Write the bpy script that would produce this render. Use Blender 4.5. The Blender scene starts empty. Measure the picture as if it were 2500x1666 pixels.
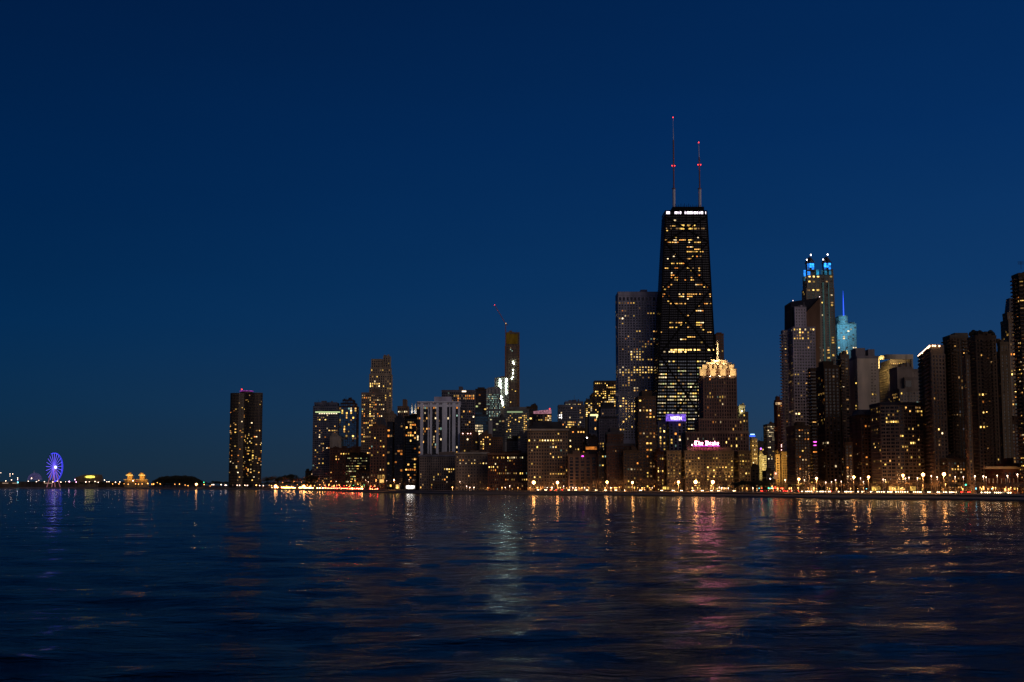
import bpy, math, random
from mathutils import Vector, Matrix, noise
random.seed(7)
sc = bpy.context.scene
C = sc.collection

# ---------------------------------------------------------------- camera
F = 3333.0                       # focal length in photo pixels (2500 px wide)
TILT = math.atan(351 / F)
CAMZ = 8.0
cd = bpy.data.cameras.new('camera'); cam = bpy.data.objects.new('camera', cd); C.objects.link(cam)
cam.location = (0, 0, CAMZ); cam.rotation_euler = (math.radians(90) + TILT, 0, 0)
cd.sensor_width = 36; cd.lens = 36 * F / 2500; cd.clip_start = .5; cd.clip_end = 60000
sc.camera = cam
sc.view_settings.view_transform = 'Standard'; sc.view_settings.look = 'None'
sc.view_settings.exposure = 0; sc.view_settings.gamma = 1; sc.view_settings.use_curve_mapping = False
sc.cycles.max_bounces = 4; sc.cycles.diffuse_bounces = 1; sc.cycles.glossy_bounces = 3
sc.cycles.caustics_reflective = False; sc.cycles.caustics_refractive = False
sc.cycles.sample_clamp_indirect = 8; sc.cycles.sample_clamp_direct = 0
sc.cycles.use_denoising = True; sc.cycles.blur_glossy = 0.3

def lin(r, g, b):
    f = lambda c: (c / 255 / 12.92) if c <= 10.3 else ((c / 255 + .055) / 1.055) ** 2.4
    return (f(r), f(g), f(b), 1)

# ---------------------------------------------------------------- dusk sky
w = bpy.data.worlds.new("World"); sc.world = w; w.use_nodes = True
nt = w.node_tree; N = nt.nodes; LK = nt.links.new; bg = N['Background']
tc = N.new('ShaderNodeTexCoord'); sep = N.new('ShaderNodeSeparateXYZ'); LK(tc.outputs['Generated'], sep.inputs[0])
def ramp(stops):
    r = N.new('ShaderNodeValToRGB'); LK(sep.outputs['Z'], r.inputs[0]); e = r.color_ramp.elements
    e[0].position, e[0].color = 0, lin(*stops[0][1]); e[1].position, e[1].color = 1, lin(*stops[-1][1])
    for p, c in stops[1:-1]: e.new(p).color = lin(*c)
    return r
# the east (left) is darker than the west (right), where the sun has gone down
east = ramp([(0.0, (20, 44, 66)), (.02, (17, 46, 72)), (.055, (11, 48, 84)), (.114, (3, 46, 92)), (.2, (0, 39, 87)), (.33, (1, 31, 75)), (.6, (1, 20, 52)), (1, (1, 13, 38))])
west = ramp([(0.0, (52, 66, 88)), (.02, (46, 70, 100)), (.055, (36, 69, 108)), (.1, (25, 65, 114)), (.144, (16, 60, 114)), (.25, (6, 50, 108)), (.35, (3, 43, 97)), (.6, (2, 26, 64)), (1, (1, 15, 42))])
ew = N.new('ShaderNodeMapRange'); ew.inputs[1].default_value = -.40; ew.inputs[2].default_value = .38; LK(sep.outputs['X'], ew.inputs[0])
rp = N.new('ShaderNodeMix'); rp.data_type = 'RGBA'; LK(ew.outputs[0], rp.inputs[0]); LK(east.outputs[0], rp.inputs[6]); LK(west.outputs[0], rp.inputs[7])
# afterglow low in the west, behind the camera to the right
dp = N.new('ShaderNodeVectorMath'); dp.operation = 'DOT_PRODUCT'; LK(tc.outputs['Generated'], dp.inputs[0]); dp.inputs[1].default_value = (.82, -.55, .12)
pw = N.new('ShaderNodeMapRange'); pw.inputs[1].default_value = .35; pw.inputs[2].default_value = 1; pw.inputs[3].default_value = 0; pw.inputs[4].default_value = 1
LK(dp.outputs['Value'], pw.inputs[0])
gl = N.new('ShaderNodeMix'); gl.data_type = 'RGBA'; gl.blend_type = 'ADD'
LK(pw.outputs[0], gl.inputs[0]); sn = N.new('ShaderNodeTexNoise'); sn.inputs['Scale'].default_value = 2.2; sn.inputs['Detail'].default_value = 5
smp = N.new('ShaderNodeMapping'); smp.inputs['Scale'].default_value = (1, 1, 5); LK(tc.outputs['Generated'], smp.inputs[0]); LK(smp.outputs[0], sn.inputs[0])
sr = N.new('ShaderNodeMapRange'); sr.inputs[3].default_value = .86; sr.inputs[4].default_value = 1.08; LK(sn.outputs[0], sr.inputs[0])
sm = N.new('ShaderNodeVectorMath'); sm.operation = 'MULTIPLY'; LK(rp.outputs[2], sm.inputs[0]); LK(sr.outputs[0], sm.inputs[1])
st_ = N.new('ShaderNodeVectorMath'); st_.operation = 'MULTIPLY'; LK(sm.outputs[0], st_.inputs[0]); st_.inputs[1].default_value = (.91, .87, .80)
LK(st_.outputs[0], gl.inputs[6]); gl.inputs[7].default_value = (.30, .21, .19, 1)
LK(gl.outputs[2], bg.inputs[0]); bg.inputs[1].default_value = 1.0

sun = bpy.data.lights.new('afterglow', 'SUN'); sun.energy = .19; sun.angle = math.radians(40); sun.color = (1, .82, .68)
so = bpy.data.objects.new('afterglow', sun); C.objects.link(so)
so.rotation_euler = Vector((-.55, 1, -.25)).to_track_quat('-Z', 'Y').to_euler()

# ---------------------------------------------------------------- projection
ct, st = math.cos(TILT), math.sin(TILT)
def at(px, py, Y):
    u = (px - 1250) / F; v = (833 - py) / F
    dy = ct - v * st; dz = v * ct + st; s = Y / dy
    return Vector((u * s, Y, CAMZ + dz * s))
def X(px, py, Y): return at(px, py, Y).x
def Z(py, Y): return at(1250, py, Y).z
def pix(p):
    y = p[1] * ct + (p[2] - CAMZ) * st; z = -p[1] * st + (p[2] - CAMZ) * ct
    return 1250 + F * p[0] / y, 833 - F * z / y

# ---------------------------------------------------------------- materials
MATS = {}
def newmat(n):
    m = bpy.data.materials.new(n); m.use_nodes = True
    return m, m.node_tree, m.node_tree.nodes['Principled BSDF']
def wallmat(col, rough=.85, streak=.35):
    if col[0] > col[2] * 1.1: col = (col[0], col[1] * .96, col[2] * .78)
    k = ('w', tuple(col), rough)
    if k in MATS: return MATS[k]
    m, t, b = newmat('masonry')
    tx = t.nodes.new('ShaderNodeTexCoord'); mp = t.nodes.new('ShaderNodeMapping'); mp.inputs['Scale'].default_value = (.12, .12, .03)
    n = t.nodes.new('ShaderNodeTexNoise'); n.inputs['Scale'].default_value = 1; n.inputs['Detail'].default_value = 6
    t.links.new(tx.outputs['Object'], mp.inputs[0]); t.links.new(mp.outputs[0], n.inputs[0])
    r = t.nodes.new('ShaderNodeMapRange'); r.inputs[1].default_value = .3; r.inputs[2].default_value = .7; r.inputs[3].default_value = 1 - streak; r.inputs[4].default_value = 1 + streak
    t.links.new(n.outputs[0], r.inputs[0])
    mx = t.nodes.new('ShaderNodeMix'); mx.data_type = 'RGBA'; mx.blend_type = 'MULTIPLY'; mx.inputs[0].default_value = 1
    mx.inputs[6].default_value = (*col, 1); t.links.new(r.outputs[0], mx.inputs[7]); t.links.new(mx.outputs[2], b.inputs['Base Color'])
    b.inputs['Roughness'].default_value = rough; b.inputs['Specular IOR Level'].default_value = .15
    MATS[k] = m; return m
def glassmat(col=(.012, .013, .018), rough=.15, metal=.0, spec=.5):
    k = ('g', tuple(col), rough, metal)
    if k in MATS: return MATS[k]
    m, t, b = newmat('window_glass')
    n = t.nodes.new('ShaderNodeTexNoise'); n.inputs['Scale'].default_value = .35; tx = t.nodes.new('ShaderNodeTexCoord')
    t.links.new(tx.outputs['Object'], n.inputs[0])
    r = t.nodes.new('ShaderNodeMapRange'); r.inputs[3].default_value = .3; r.inputs[4].default_value = 1.9; t.links.new(n.outputs[0], r.inputs[0])
    mx = t.nodes.new('ShaderNodeMix'); mx.data_type = 'RGBA'; mx.blend_type = 'MULTIPLY'; mx.inputs[0].default_value = 1
    mx.inputs[6].default_value = (*col, 1); t.links.new(r.outputs[0], mx.inputs[7]); t.links.new(mx.outputs[2], b.inputs['Base Color'])
    b.inputs['Roughness'].default_value = rough; b.inputs['Metallic'].default_value = metal; b.inputs['Specular IOR Level'].default_value = spec
    MATS[k] = m; return m
def plain(name, col, rough=.6, metal=0):
    k = ('p', name)
    if k in MATS: return MATS[k]
    m, t, b = newmat(name)
    n = t.nodes.new('ShaderNodeTexNoise'); n.inputs['Scale'].default_value = 1.3; n.inputs['Detail'].default_value = 5
    tx = t.nodes.new('ShaderNodeTexCoord'); t.links.new(tx.outputs['Object'], n.inputs[0])
    r = t.nodes.new('ShaderNodeMapRange'); r.inputs[3].default_value = .6; r.inputs[4].default_value = 1.4; t.links.new(n.outputs[0], r.inputs[0])
    mx = t.nodes.new('ShaderNodeMix'); mx.data_type = 'RGBA'; mx.blend_type = 'MULTIPLY'; mx.inputs[0].default_value = 1
    mx.inputs[6].default_value = (*col, 1); t.links.new(r.outputs[0], mx.inputs[7]); t.links.new(mx.outputs[2], b.inputs['Base Color'])
    b.inputs['Roughness'].default_value = rough; b.inputs['Metallic'].default_value = metal
    MATS[k] = m; return m
def litmat(name, col, s, vary=True, sample=False):
    """a lit window or lamp; each pane differs a little in brightness, with furniture-scale unevenness inside"""
    k = ('e', name)
    if k in MATS: return MATS[k]
    m, t, b = newmat(name)
    b.inputs['Base Color'].default_value = (.05, .05, .05, 1)
    b.inputs['Emission Color'].default_value = (*col, 1); b.inputs['Emission Strength'].default_value = s
    if vary:
        oi = t.nodes.new('ShaderNodeObjectInfo'); pwn = t.nodes.new('ShaderNodeMath'); pwn.operation = 'POWER'; pwn.inputs[1].default_value = 1.6
        t.links.new(oi.outputs['Random'], pwn.inputs[0])
        r = t.nodes.new('ShaderNodeMapRange'); r.inputs[3].default_value = .3 * s; r.inputs[4].default_value = 2.1 * s; t.links.new(pwn.outputs[0], r.inputs[0])
        ge = t.nodes.new('ShaderNodeNewGeometry'); n = t.nodes.new('ShaderNodeTexNoise'); n.inputs['Scale'].default_value = .45; n.inputs['Detail'].default_value = 2
        t.links.new(ge.outputs['Position'], n.inputs[0])
        r2 = t.nodes.new('ShaderNodeMapRange'); r2.inputs[1].default_value = .3; r2.inputs[2].default_value = .7; r2.inputs[3].default_value = .25; r2.inputs[4].default_value = 1.7; t.links.new(n.outputs[0], r2.inputs[0])
        mu = t.nodes.new('ShaderNodeMath'); mu.operation = 'MULTIPLY'; t.links.new(r.outputs[0], mu.inputs[0]); t.links.new(r2.outputs[0], mu.inputs[1])
        t.links.new(mu.outputs[0], b.inputs['Emission Strength'])
    if not sample: m.cycles.emission_sampling = 'NONE'
    MATS[k] = m; return m
LIT = {
    'w': litmat('lit_warm', (1, .50, .12), .95), 'y': litmat('lit_yellow', (1, .60, .12), 1.0),
    'o': litmat('lit_orange', (1, .32, .05), .8), 'p': litmat('lit_pale', (1, .74, .40), 1.3),
    'v': plain('window_blind', (.20, .19, .18), .9), 'u': plain('window_curtain', (.09, .08, .075), .9), 'd': litmat('lit_dim', (1, .55, .20), .22), 'g': litmat('lit_green_office', (.90, 1, .40), .4),
    'c': litmat('lit_cool', (.62, 1, .82), .30), 'W': litmat('lit_white', (1, .95, .88), 4.5),
    'm': litmat('lit_magenta', (1, .1, .8), 1.5), 'b': litmat('lit_blue', (.05, .35, 1), 1.3),
    'Y': litmat('lit_bright_yellow', (1, .60, .16), 2.4), 'q': litmat('lit_office', (1, .84, .45), .5), 'k': litmat('lit_faint', (.75, .8, 1), .035)}
PAL = {'home': 'wwwyyyyooodddddppc', 'orange': 'wooodddwy', 'office': 'qqqqggddy', 'yellow': 'yyyYwwd', 'cool': 'ccccccccccq', 'faint': 'dddddkkw',
       'bright': 'YYyyp', 'white': 'WWp', 'greenish': 'gggqqdy', 'pale': 'ppqwd', 'W': 'W', 'p': 'ppq', 'm': 'm', 'b': 'b', 'dim': 'dddddwk', 'k':'kkkkd', 'Y':'YYY'}

# ---------------------------------------------------------------- mesh helpers
class MB:
    def __init__(s): s.v = []; s.f = []; s.mi = []; s.m = 0
    def face(s, pts):
        n = len(s.v); s.v += [tuple(p) for p in pts]; s.f.append(tuple(range(n, n + len(pts)))); s.mi.append(s.m)
    def hull(s, lo, hi):                       # two matching loops, CCW seen from above
        n = len(s.v); k = len(lo); s.v += [tuple(p) for p in lo] + [tuple(p) for p in hi]
        fs = [tuple(range(n + k - 1, n - 1, -1)), tuple(range(n + k, n + 2 * k))]
        for i in range(k):
            j = (i + 1) % k; fs.append((n + i, n + j, n + k + j, n + k + i))
        s.f += fs; s.mi += [s.m] * len(fs)
    def prism(s, poly, z0, z1, top=None):
        top = top or poly; s.hull([(p[0], p[1], z0) for p in poly], [(p[0], p[1], z1) for p in top])
    def box(s, x0, x1, y0, y1, z0, z1): s.prism([(x0, y0), (x1, y0), (x1, y1), (x0, y1)], z0, z1)
    def bar(s, a, b, r, n=6, r2=None):
        a = Vector(a); b = Vector(b); d = (b - a).normalized(); r2 = r if r2 is None else r2
        u = d.cross(Vector((0, 0, 1)) if abs(d.z) < .9 else Vector((1, 0, 0))).normalized(); q = d.cross(u)
        ring = lambda c, rr: [c + (u * math.cos(2 * math.pi * i / n) + q * math.sin(2 * math.pi * i / n)) * rr for i in range(n)]
        s.hull(ring(a, r), ring(b, max(r2, .002)))
    def cyl(s, c, r, z0, z1, n=16, r2=None):
        r2 = r if r2 is None else r2
        s.hull([(c[0] + r * math.cos(2 * math.pi * i / n), c[1] + r * math.sin(2 * math.pi * i / n), z0) for i in range(n)],
               [(c[0] + r2 * math.cos(2 * math.pi * i / n), c[1] + r2 * math.sin(2 * math.pi * i / n), z1) for i in range(n)])
    def ball(s, c, r, n=8, m=5, sz=1):
        rings = []
        for j in range(1, m):
            a = math.pi * j / m - math.pi / 2; rings.append([(c[0] + r * math.cos(a) * math.cos(2 * math.pi * i / n), c[1] + r * math.cos(a) * math.sin(2 * math.pi * i / n), c[2] + r * sz * math.sin(a)) for i in range(n)])
        b0 = len(s.v); s.v.append((c[0], c[1], c[2] - r * sz)); 
        for rg in rings: s.v += rg
        s.v.append((c[0], c[1], c[2] + r * sz)); top = len(s.v) - 1; fs = []
        for i in range(n):
            j = (i + 1) % n; fs.append((b0, b0 + 1 + j, b0 + 1 + i)); fs.append((top, top - n + i, top - n + j))
            for k in range(m - 2):
                a = b0 + 1 + k * n; fs.append((a + i, a + j, a + n + j, a + n + i))
        s.f += fs; s.mi += [s.m] * len(fs)
    def mesh(s, name, mats):
        me = bpy.data.meshes.new(name); me.from_pydata(s.v, [], s.f); me.update()
        for m in (mats if isinstance(mats, (list, tuple)) else [mats]): me.materials.append(m)
        if any(s.mi): me.polygons.foreach_set('material_index', s.mi)
        return me
    def build(s, name, mats, parent=None):
        if not s.f: return None
        return link(name, s.mesh(name, mats), parent)
def link(name, data, parent=None, loc=None):
    o = bpy.data.objects.new(name, data); C.objects.link(o)
    if loc is not None: o.location = loc
    if parent is not None:
        o.parent = parent
        if loc is None: o.matrix_parent_inverse = Matrix.Translation(-Vector(parent.location)) if parent.parent is None else Matrix.Identity(4)
    return o
def tag(o, label=None, cat=None, group=None, kind=None):
    if label: o['label'] = label
    if cat: o['category'] = cat
    if group: o['group'] = group
    if kind: o['kind'] = kind
    return o
def empty(name, loc, label=None, cat=None, group=None):
    o = bpy.data.objects.new(name, None); o.empty_display_size = 1; C.objects.link(o); o.location = loc
    return tag(o, label, cat, group)
def children(o): return [c for c in KIDS.get(o.name, [])]
KIDS = {}
def copy_tree(o, loc, rz=None, scale=None, kids=None):
    c = o.copy(); C.objects.link(c); c.location = loc
    if rz is not None: c.rotation_euler.z = rz
    if scale is not None: c.scale = (scale,) * 3 if isinstance(scale, (int, float)) else scale
    for ch in kids:
        d = ch.copy(); C.objects.link(d); d.parent = c
    return c
def flood(parent, loc, power, col=(1, .72, .34), r=.4, spot=115, aim=None):
    """a shielded floodlight that throws its light away from the lake, at the facade behind it"""
    l = bpy.data.lights.new('floodlight', 'SPOT'); l.energy = power; l.color = col; l.shadow_soft_size = r
    o = bpy.data.objects.new('floodlight', l); C.objects.link(o); o.location = loc
    l.spot_size = math.radians(spot); l.spot_blend = .7
    aim = aim or Vector(loc) + Vector((0, 10, 3.5))
    o.rotation_euler = (Vector(aim) - Vector(loc)).to_track_quat('-Z', 'Y').to_euler()
    if parent is not None:
        o.parent = parent; o.matrix_parent_inverse = Matrix.Translation(-Vector(parent.location))
    return o

# ---------------------------------------------------------------- shore and ground
GZ = 3.0                                                      # street level above the lake
SH = [(-600, 3050), (0, 2963), (400, 2424), (700, 2051), (900, 1403), (1100, 1159), (1400, 1066), (1700, 952), (2000, 808), (2230, 751), (2450, 684), (2700, 600), (3400, 420)]
def D(px):
    for (a, da), (b, db) in zip(SH, SH[1:]):
        if px <= b: return da + (db - da) * (px - a) / (b - a)
    return SH[-1][1]
def shore_pt(px, back=0):
    d = D(px) + back; return Vector(((px - 1250) / F * d * 1.0, d, 0))
def gpt(px, back, z=None):                                    # ground point under a pixel column
    d = D(px) + back; z = GZ if z is None else z
    py = 1184 + (CAMZ - z) / d * F
    p = at(px, py, d); p.z = z; return p

def ground():
    pxs = list(range(-600, 3401, 50))
    rows = [(-.01, -1.0), (0, .7), (1.2, 1.05), (26, 1.7), (27.5, 2.35), (55, GZ), (9000, GZ)]
    for name, rws, m_, lb in (('promenade', rows[:6], plain('promenade_concrete', (.26, .21, .16), .85), 'concrete promenade and beach edge stepping down to the lake'), ('ground', rows[5:], plain('park_ground', (.07, .065, .05), .9), 'dark lakefront ground behind the promenade')):
      mb = MB(); rows_ = rws
      for i in range(len(pxs) - 1):
        for (b0, z0), (b1, z1) in zip(rows_, rows_[1:]):
            q = [gpt(pxs[i], b0, z0), gpt(pxs[i + 1], b0, z0), gpt(pxs[i + 1], b1, z1), gpt(pxs[i], b1, z1)]
            mb.face(q)
      tag(mb.build(name, m_), lb, kind='structure')
ground()
def strip(name, b0, b1, dz, m, label, px0=-500, px1=3300):
    mb = MB(); pxs = list(range(px0, px1 + 1, 50))
    for i in range(len(pxs) - 1):
        mb.face([gpt(pxs[i], b0, GZ + dz), gpt(pxs[i + 1], b0, GZ + dz), gpt(pxs[i + 1], b1, GZ + dz), gpt(pxs[i], b1, GZ + dz)])
    tag(mb.build(name, m), label, kind='structure')
strip('road', 66, 92, .02, plain('asphalt', (.05, .05, .052), .8), 'lakeshore road running along the water front')
strip('pavement', 58, 64, .14, plain('pavement_concrete', (.22, .21, .2), .85), 'pale footpath between the road and the beach')
mb = MB(); pxs = list(range(-500, 3301, 25))
for i in range(len(pxs) - 1):
    if i % 2: 
        a, b = gpt(pxs[i], 78.6, GZ + .03), gpt(pxs[i + 1], 78.6, GZ + .03); c2, d2 = gpt(pxs[i + 1], 79, GZ + .03), gpt(pxs[i], 79, GZ + .03)
        mb.face([a, b, c2, d2])
tag(mb.build('road_marking', plain('white_paint', (.75, .75, .72), .6)), 'white dashed lane line painted on the lakeshore road', kind='structure')
# sea wall kerb: a low concrete parapet lit by the path lamps
mb = MB()
for i in range(len(pxs) - 1):
    p, q = gpt(pxs[i], 26, 0), gpt(pxs[i + 1], 26, 0); e = Vector((0, .6, 0))
    mb.hull([p + Vector((0, 0, 1.5)), q + Vector((0, 0, 1.5)), q + e + Vector((0, 0, 1.5)), p + e + Vector((0, 0, 1.5))],
            [p + Vector((0, 0, 2.5)), q + Vector((0, 0, 2.5)), q + e + Vector((0, 0, 2.5)), p + e + Vector((0, 0, 2.5))])
o = mb.build('sea_wall', wallmat((.22, .19, .16))); tag(o, 'low concrete sea wall stepped above the beach along the whole shore', 'wall')

# ---------------------------------------------------------------- water
def water():
    m, t, b = newmat('lake_water')
    b.inputs['Base Color'].default_value = (.001, .004, .010, 1); b.inputs['Roughness'].default_value = .085; b.inputs['IOR'].default_value = 1.333; b.inputs['Specular IOR Level'].default_value = .11
    geo = t.nodes.new('ShaderNodeNewGeometry')
    def nz(scale, det, sx=1, sy=1, rot=0):
        mp = t.nodes.new('ShaderNodeMapping'); mp.inputs['Scale'].default_value = (sx, sy, 1); mp.inputs['Rotation'].default_value = (0, 0, rot)
        n = t.nodes.new('ShaderNodeTexNoise'); n.inputs['Scale'].default_value = scale; n.inputs['Detail'].default_value = det; n.inputs['Roughness'].default_value = .6
        t.links.new(geo.outputs['Position'], mp.inputs[0]); t.links.new(mp.outputs[0], n.inputs[0]); return n
    n1 = nz(.55, 3, .55, 1, .12); n2 = nz(2.6, 4, .6, 1, -.2)
    b1 = t.nodes.new('ShaderNodeBump'); b1.inputs['Strength'].default_value = 1; b1.inputs['Distance'].default_value = .36
    b2 = t.nodes.new('ShaderNodeBump'); b2.inputs['Strength'].default_value = 1; b2.inputs['Distance'].default_value = .08
    t.links.new(n1.outputs[0], b1.inputs['Height']); t.links.new(n2.outputs[0], b2.inputs['Height'])
    n3 = nz(8.5, 3, .7, 1, .3); b3 = t.nodes.new('ShaderNodeBump'); b3.inputs['Strength'].default_value = 1; b3.inputs['Distance'].default_value = .028
    t.links.new(n3.outputs[0], b3.inputs['Height']); t.links.new(b1.outputs[0], b2.inputs['Normal']); t.links.new(b2.outputs[0], b3.inputs['Normal']); t.links.new(b3.outputs[0], b.inputs['Normal'])
    mb = MB()
    ys = [20.0]
    while ys[-1] < 900: ys.append(ys[-1] * 1.0105 + .02)
    ys += [1100, 1500, 2200, 3400, 6000, 12000, 40000]
    nx = 260; v = []
    for y in ys:
        hw = y * .52 + 30 if y < 1000 else y * 1.2
        amp = 1 / (1 + (y / 500) ** 2)
        for i in range(nx + 1):
            x = (i / nx * 2 - 1) * hw
            z = 0
            if y < 950:
                z = amp * 1.15 * (.34 * (noise.noise(Vector((x * .045, y * .085, 3))) ) + .20 * noise.noise(Vector((x * .12 + y * .03, y * .24, 9))) + .09 * noise.noise(Vector((x * .3, y * .62, 1))))
            v.append((x, y, z))
    n = nx + 1; f = []
    for j in range(len(ys) - 1):
        for i in range(nx): f.append((j * n + i, j * n + i + 1, (j + 1) * n + i + 1, (j + 1) * n + i))
    me = bpy.data.meshes.new('water'); me.from_pydata(v, [], f); me.materials.append(m); me.shade_smooth()
    o = bpy.data.objects.new('water', me); C.objects.link(o); tag(o, 'dark blue rippled lake with city light streaks', kind='structure')
    mb = MB(); mb.face([(-40000, -500, -.9), (40000, -500, -.9), (40000, 40000, -.9), (-40000, 40000, -.9)])
    tag(mb.build('water_beyond', m), 'dark lake water beyond the rippled stretch', kind='structure')
water()

# ---------------------------------------------------------------- buildings
WIN = {}
def pane(wd, ht, key):
    k = (round(wd, 1), round(ht, 1), key)
    if k not in WIN:
        mb = MB(); mb.box(-wd / 2, wd / 2, -.04, .04, -ht / 2, ht / 2); WIN[k] = mb.mesh('window', LIT[key])
    return WIN[k]
class Facade:
    """wall relief over a dark glass core on the camera-facing edges, and the panes that are lit"""
    def __init__(s, root): s.root = root; s.wall = MB(); s.glass = MB(); s.roof = MB(); s.cells = []
    def tier(s, poly, z0, z1, o, yv, first_z=None):
        bay, fl, pf, sf, pd = o['bay'], o['fl'], o['pier'], o['sp'], o.get('pd', .35)
        cy = sum(p[1] for p in poly) / len(poly)
        s.glass.prism(poly, z0, z1)
        zv = max(z0, Z(yv, cy)) if yv else z0
        par = o.get('par', 1.6)
        # solid top band and roof slab
        grow = lambda g: [(p[0] + (g if p[0] > cx else -g), p[1] + (g if p[1] > cyy else -g)) for p in poly]
        cx = sum(p[0] for p in poly) / len(poly); cyy = cy
        s.roof.prism(grow(pd + .12), z1 - par, z1 + .25)
        nfl = max(1, int((z1 - par - zv) / fl)); zt = z1 - par
        for i in range(len(poly)):
            a = Vector((*poly[i], 0)); b = Vector((*poly[(i + 1) % len(poly)], 0)); e = b - a; L = e.length
            if L < 1: continue
            e /= L; nrm = Vector((e.y, -e.x, 0)); mid = (a + b) / 2
            facing = nrm.dot(-mid.normalized())
            if facing < -.12: continue
            if nrm.y > .3: continue
            nb = max(1, round(L / bay)); bw = L / nb; pw = bw * pf; sh = fl * sf
            def slab(u0, u1, za, zb, dpt, inn=.1):
                p0 = a + e * u0 - nrm * inn; p1 = a + e * u1 - nrm * inn; q1 = a + e * u1 + nrm * dpt; q0 = a + e * u0 + nrm * dpt
                s.wall.hull([(q0.x, q0.y, za), (q1.x, q1.y, za), (p1.x, p1.y, za), (p0.x, p0.y, za)], [(q0.x, q0.y, zb), (q1.x, q1.y, zb), (p1.x, p1.y, zb), (p0.x, p0.y, zb)])
            ov = pd * .93 if len(poly) < 7 else 0
            solid = o.get('solid', [])
            if pf > 0:
                for k in range(nb + 1):
                    u0 = max(k * bw - pw / 2, -ov); u1 = min(k * bw + pw / 2, L + ov)
                    if k == 0: u0 = -ov; u1 = max(pw / 2, .3)
                    if k == nb: u1 = L + ov; u0 = L - max(pw / 2, .3)
                    slab(u0, u1, zv, zt, pd)
            for (f0, f1) in solid: slab(f0 * L, f1 * L, zv, z1 + .1, pd + .13)
            for (f0, f1) in o.get('dark', []): pass
            if sf > 0:
                for k in range(nfl + 1):
                    za = zt - k * fl - sh
                    if k == nfl and za < zv: break
                    slab(-ov * .9, L + ov * .9, za, za + sh, pd - .04)
            if facing > .05:
                for (f0, f1) in o.get('bal', []):
                    for k in range(nfl):
                        za = zt - (k + 1) * fl
                        if za > zv: slab(f0 * L, f1 * L, za, za + .34 * fl, pd + 1.5)
            if zv > z0 + .5: slab(-ov, L + ov, z0, zv, pd - .02)
            if facing < .02: continue
            skip = o.get('blank')
            ang = math.atan2(e.y, e.x)
            nrun = o.get('run', 2.0)
            for k in range(nfl):
                zc = zt - k * fl - sh - (fl - sh) / 2
                if zc < zv: continue
                prev = False; ramp = random.choice([.3, .6, 1, 1, 1.6, 2.2]) if o.get('rowvar', True) else 1
                for j in range(nb):
                    u = (j + .5) * bw
                    if any(f0 * L - bw * .3 < u < f1 * L + bw * .3 for f0, f1 in solid): continue
                    c = a + e * u + nrm * .06; c.z = zc
                    px, py = pix(c)
                    p = o['p'] * ramp; pal = o.get('pal', 'home'); forced = False
                    for (x0, y0, x1, y1, pp, pl) in o.get('rects', []):
                        if x0 <= px <= x1 and y0 <= py <= y1: p = pp; pal = pl; forced = True
                    if prev and not forced: p = min(.6, p * nrun)
                    lit = random.random() < p * (.97 if forced else 1.0); prev = lit
                    if not lit and pf < 1 and sf < 1 and random.random() < o.get('blinds', .22): gl = (bw - pw if pf > 0 else bw * .9); s.cells.append((c.copy(), ang, gl * random.choice([.5, .9, .9]), (fl - sh) * random.choice([.5, .9]), random.choice('uuv')))
                    if lit: gl = (bw - pw if pf > 0 else bw * .92); s.cells.append((c.copy(), ang, gl * random.choice([.6, .75, .85]), (fl - sh) * random.choice([.7, .8, .9]), random.choice(PAL[pal])))
    def finish(s, wall, glass, roofm=None, limit=100):
        s.glass.build('glazing', glass, s.root); s.wall.build('wall', wall, s.root); s.roof.build('roof', roofm or wall, s.root)
        random.shuffle(s.cells)
        order = sorted(s.cells, key=lambda c: -(c[2] * c[3] + (3 if c[4] in 'YWpwy' else 0) - (1e6 if c[4] in 'uv' else 0)))
        for (c, ang, wd, ht, key) in order[:limit]:
            o = link('window', pane(wd, ht, key)); o.parent = s.root; o.location = c - Vector(s.root.location); o.rotation_euler.z = ang
        rest = order[limit:]
        if rest:
            keys = sorted({r[4] for r in rest}); mb = MB()
            for (c, ang, wd, ht, key) in rest:
                mb.m = keys.index(key); e = Vector((math.cos(ang), math.sin(ang), 0)) * wd / 2; nr = Vector((e.y, -e.x, 0)).normalized() * .04
                q = [c - e + nr, c + e + nr, c + e - nr, c - e - nr]; h = Vector((0, 0, ht / 2))
                mb.hull([p - h for p in q], [p + h for p in q])
            o = mb.build('windows', [LIT[k] for k in keys], s.root); o['kind'] = 'stuff'

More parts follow.
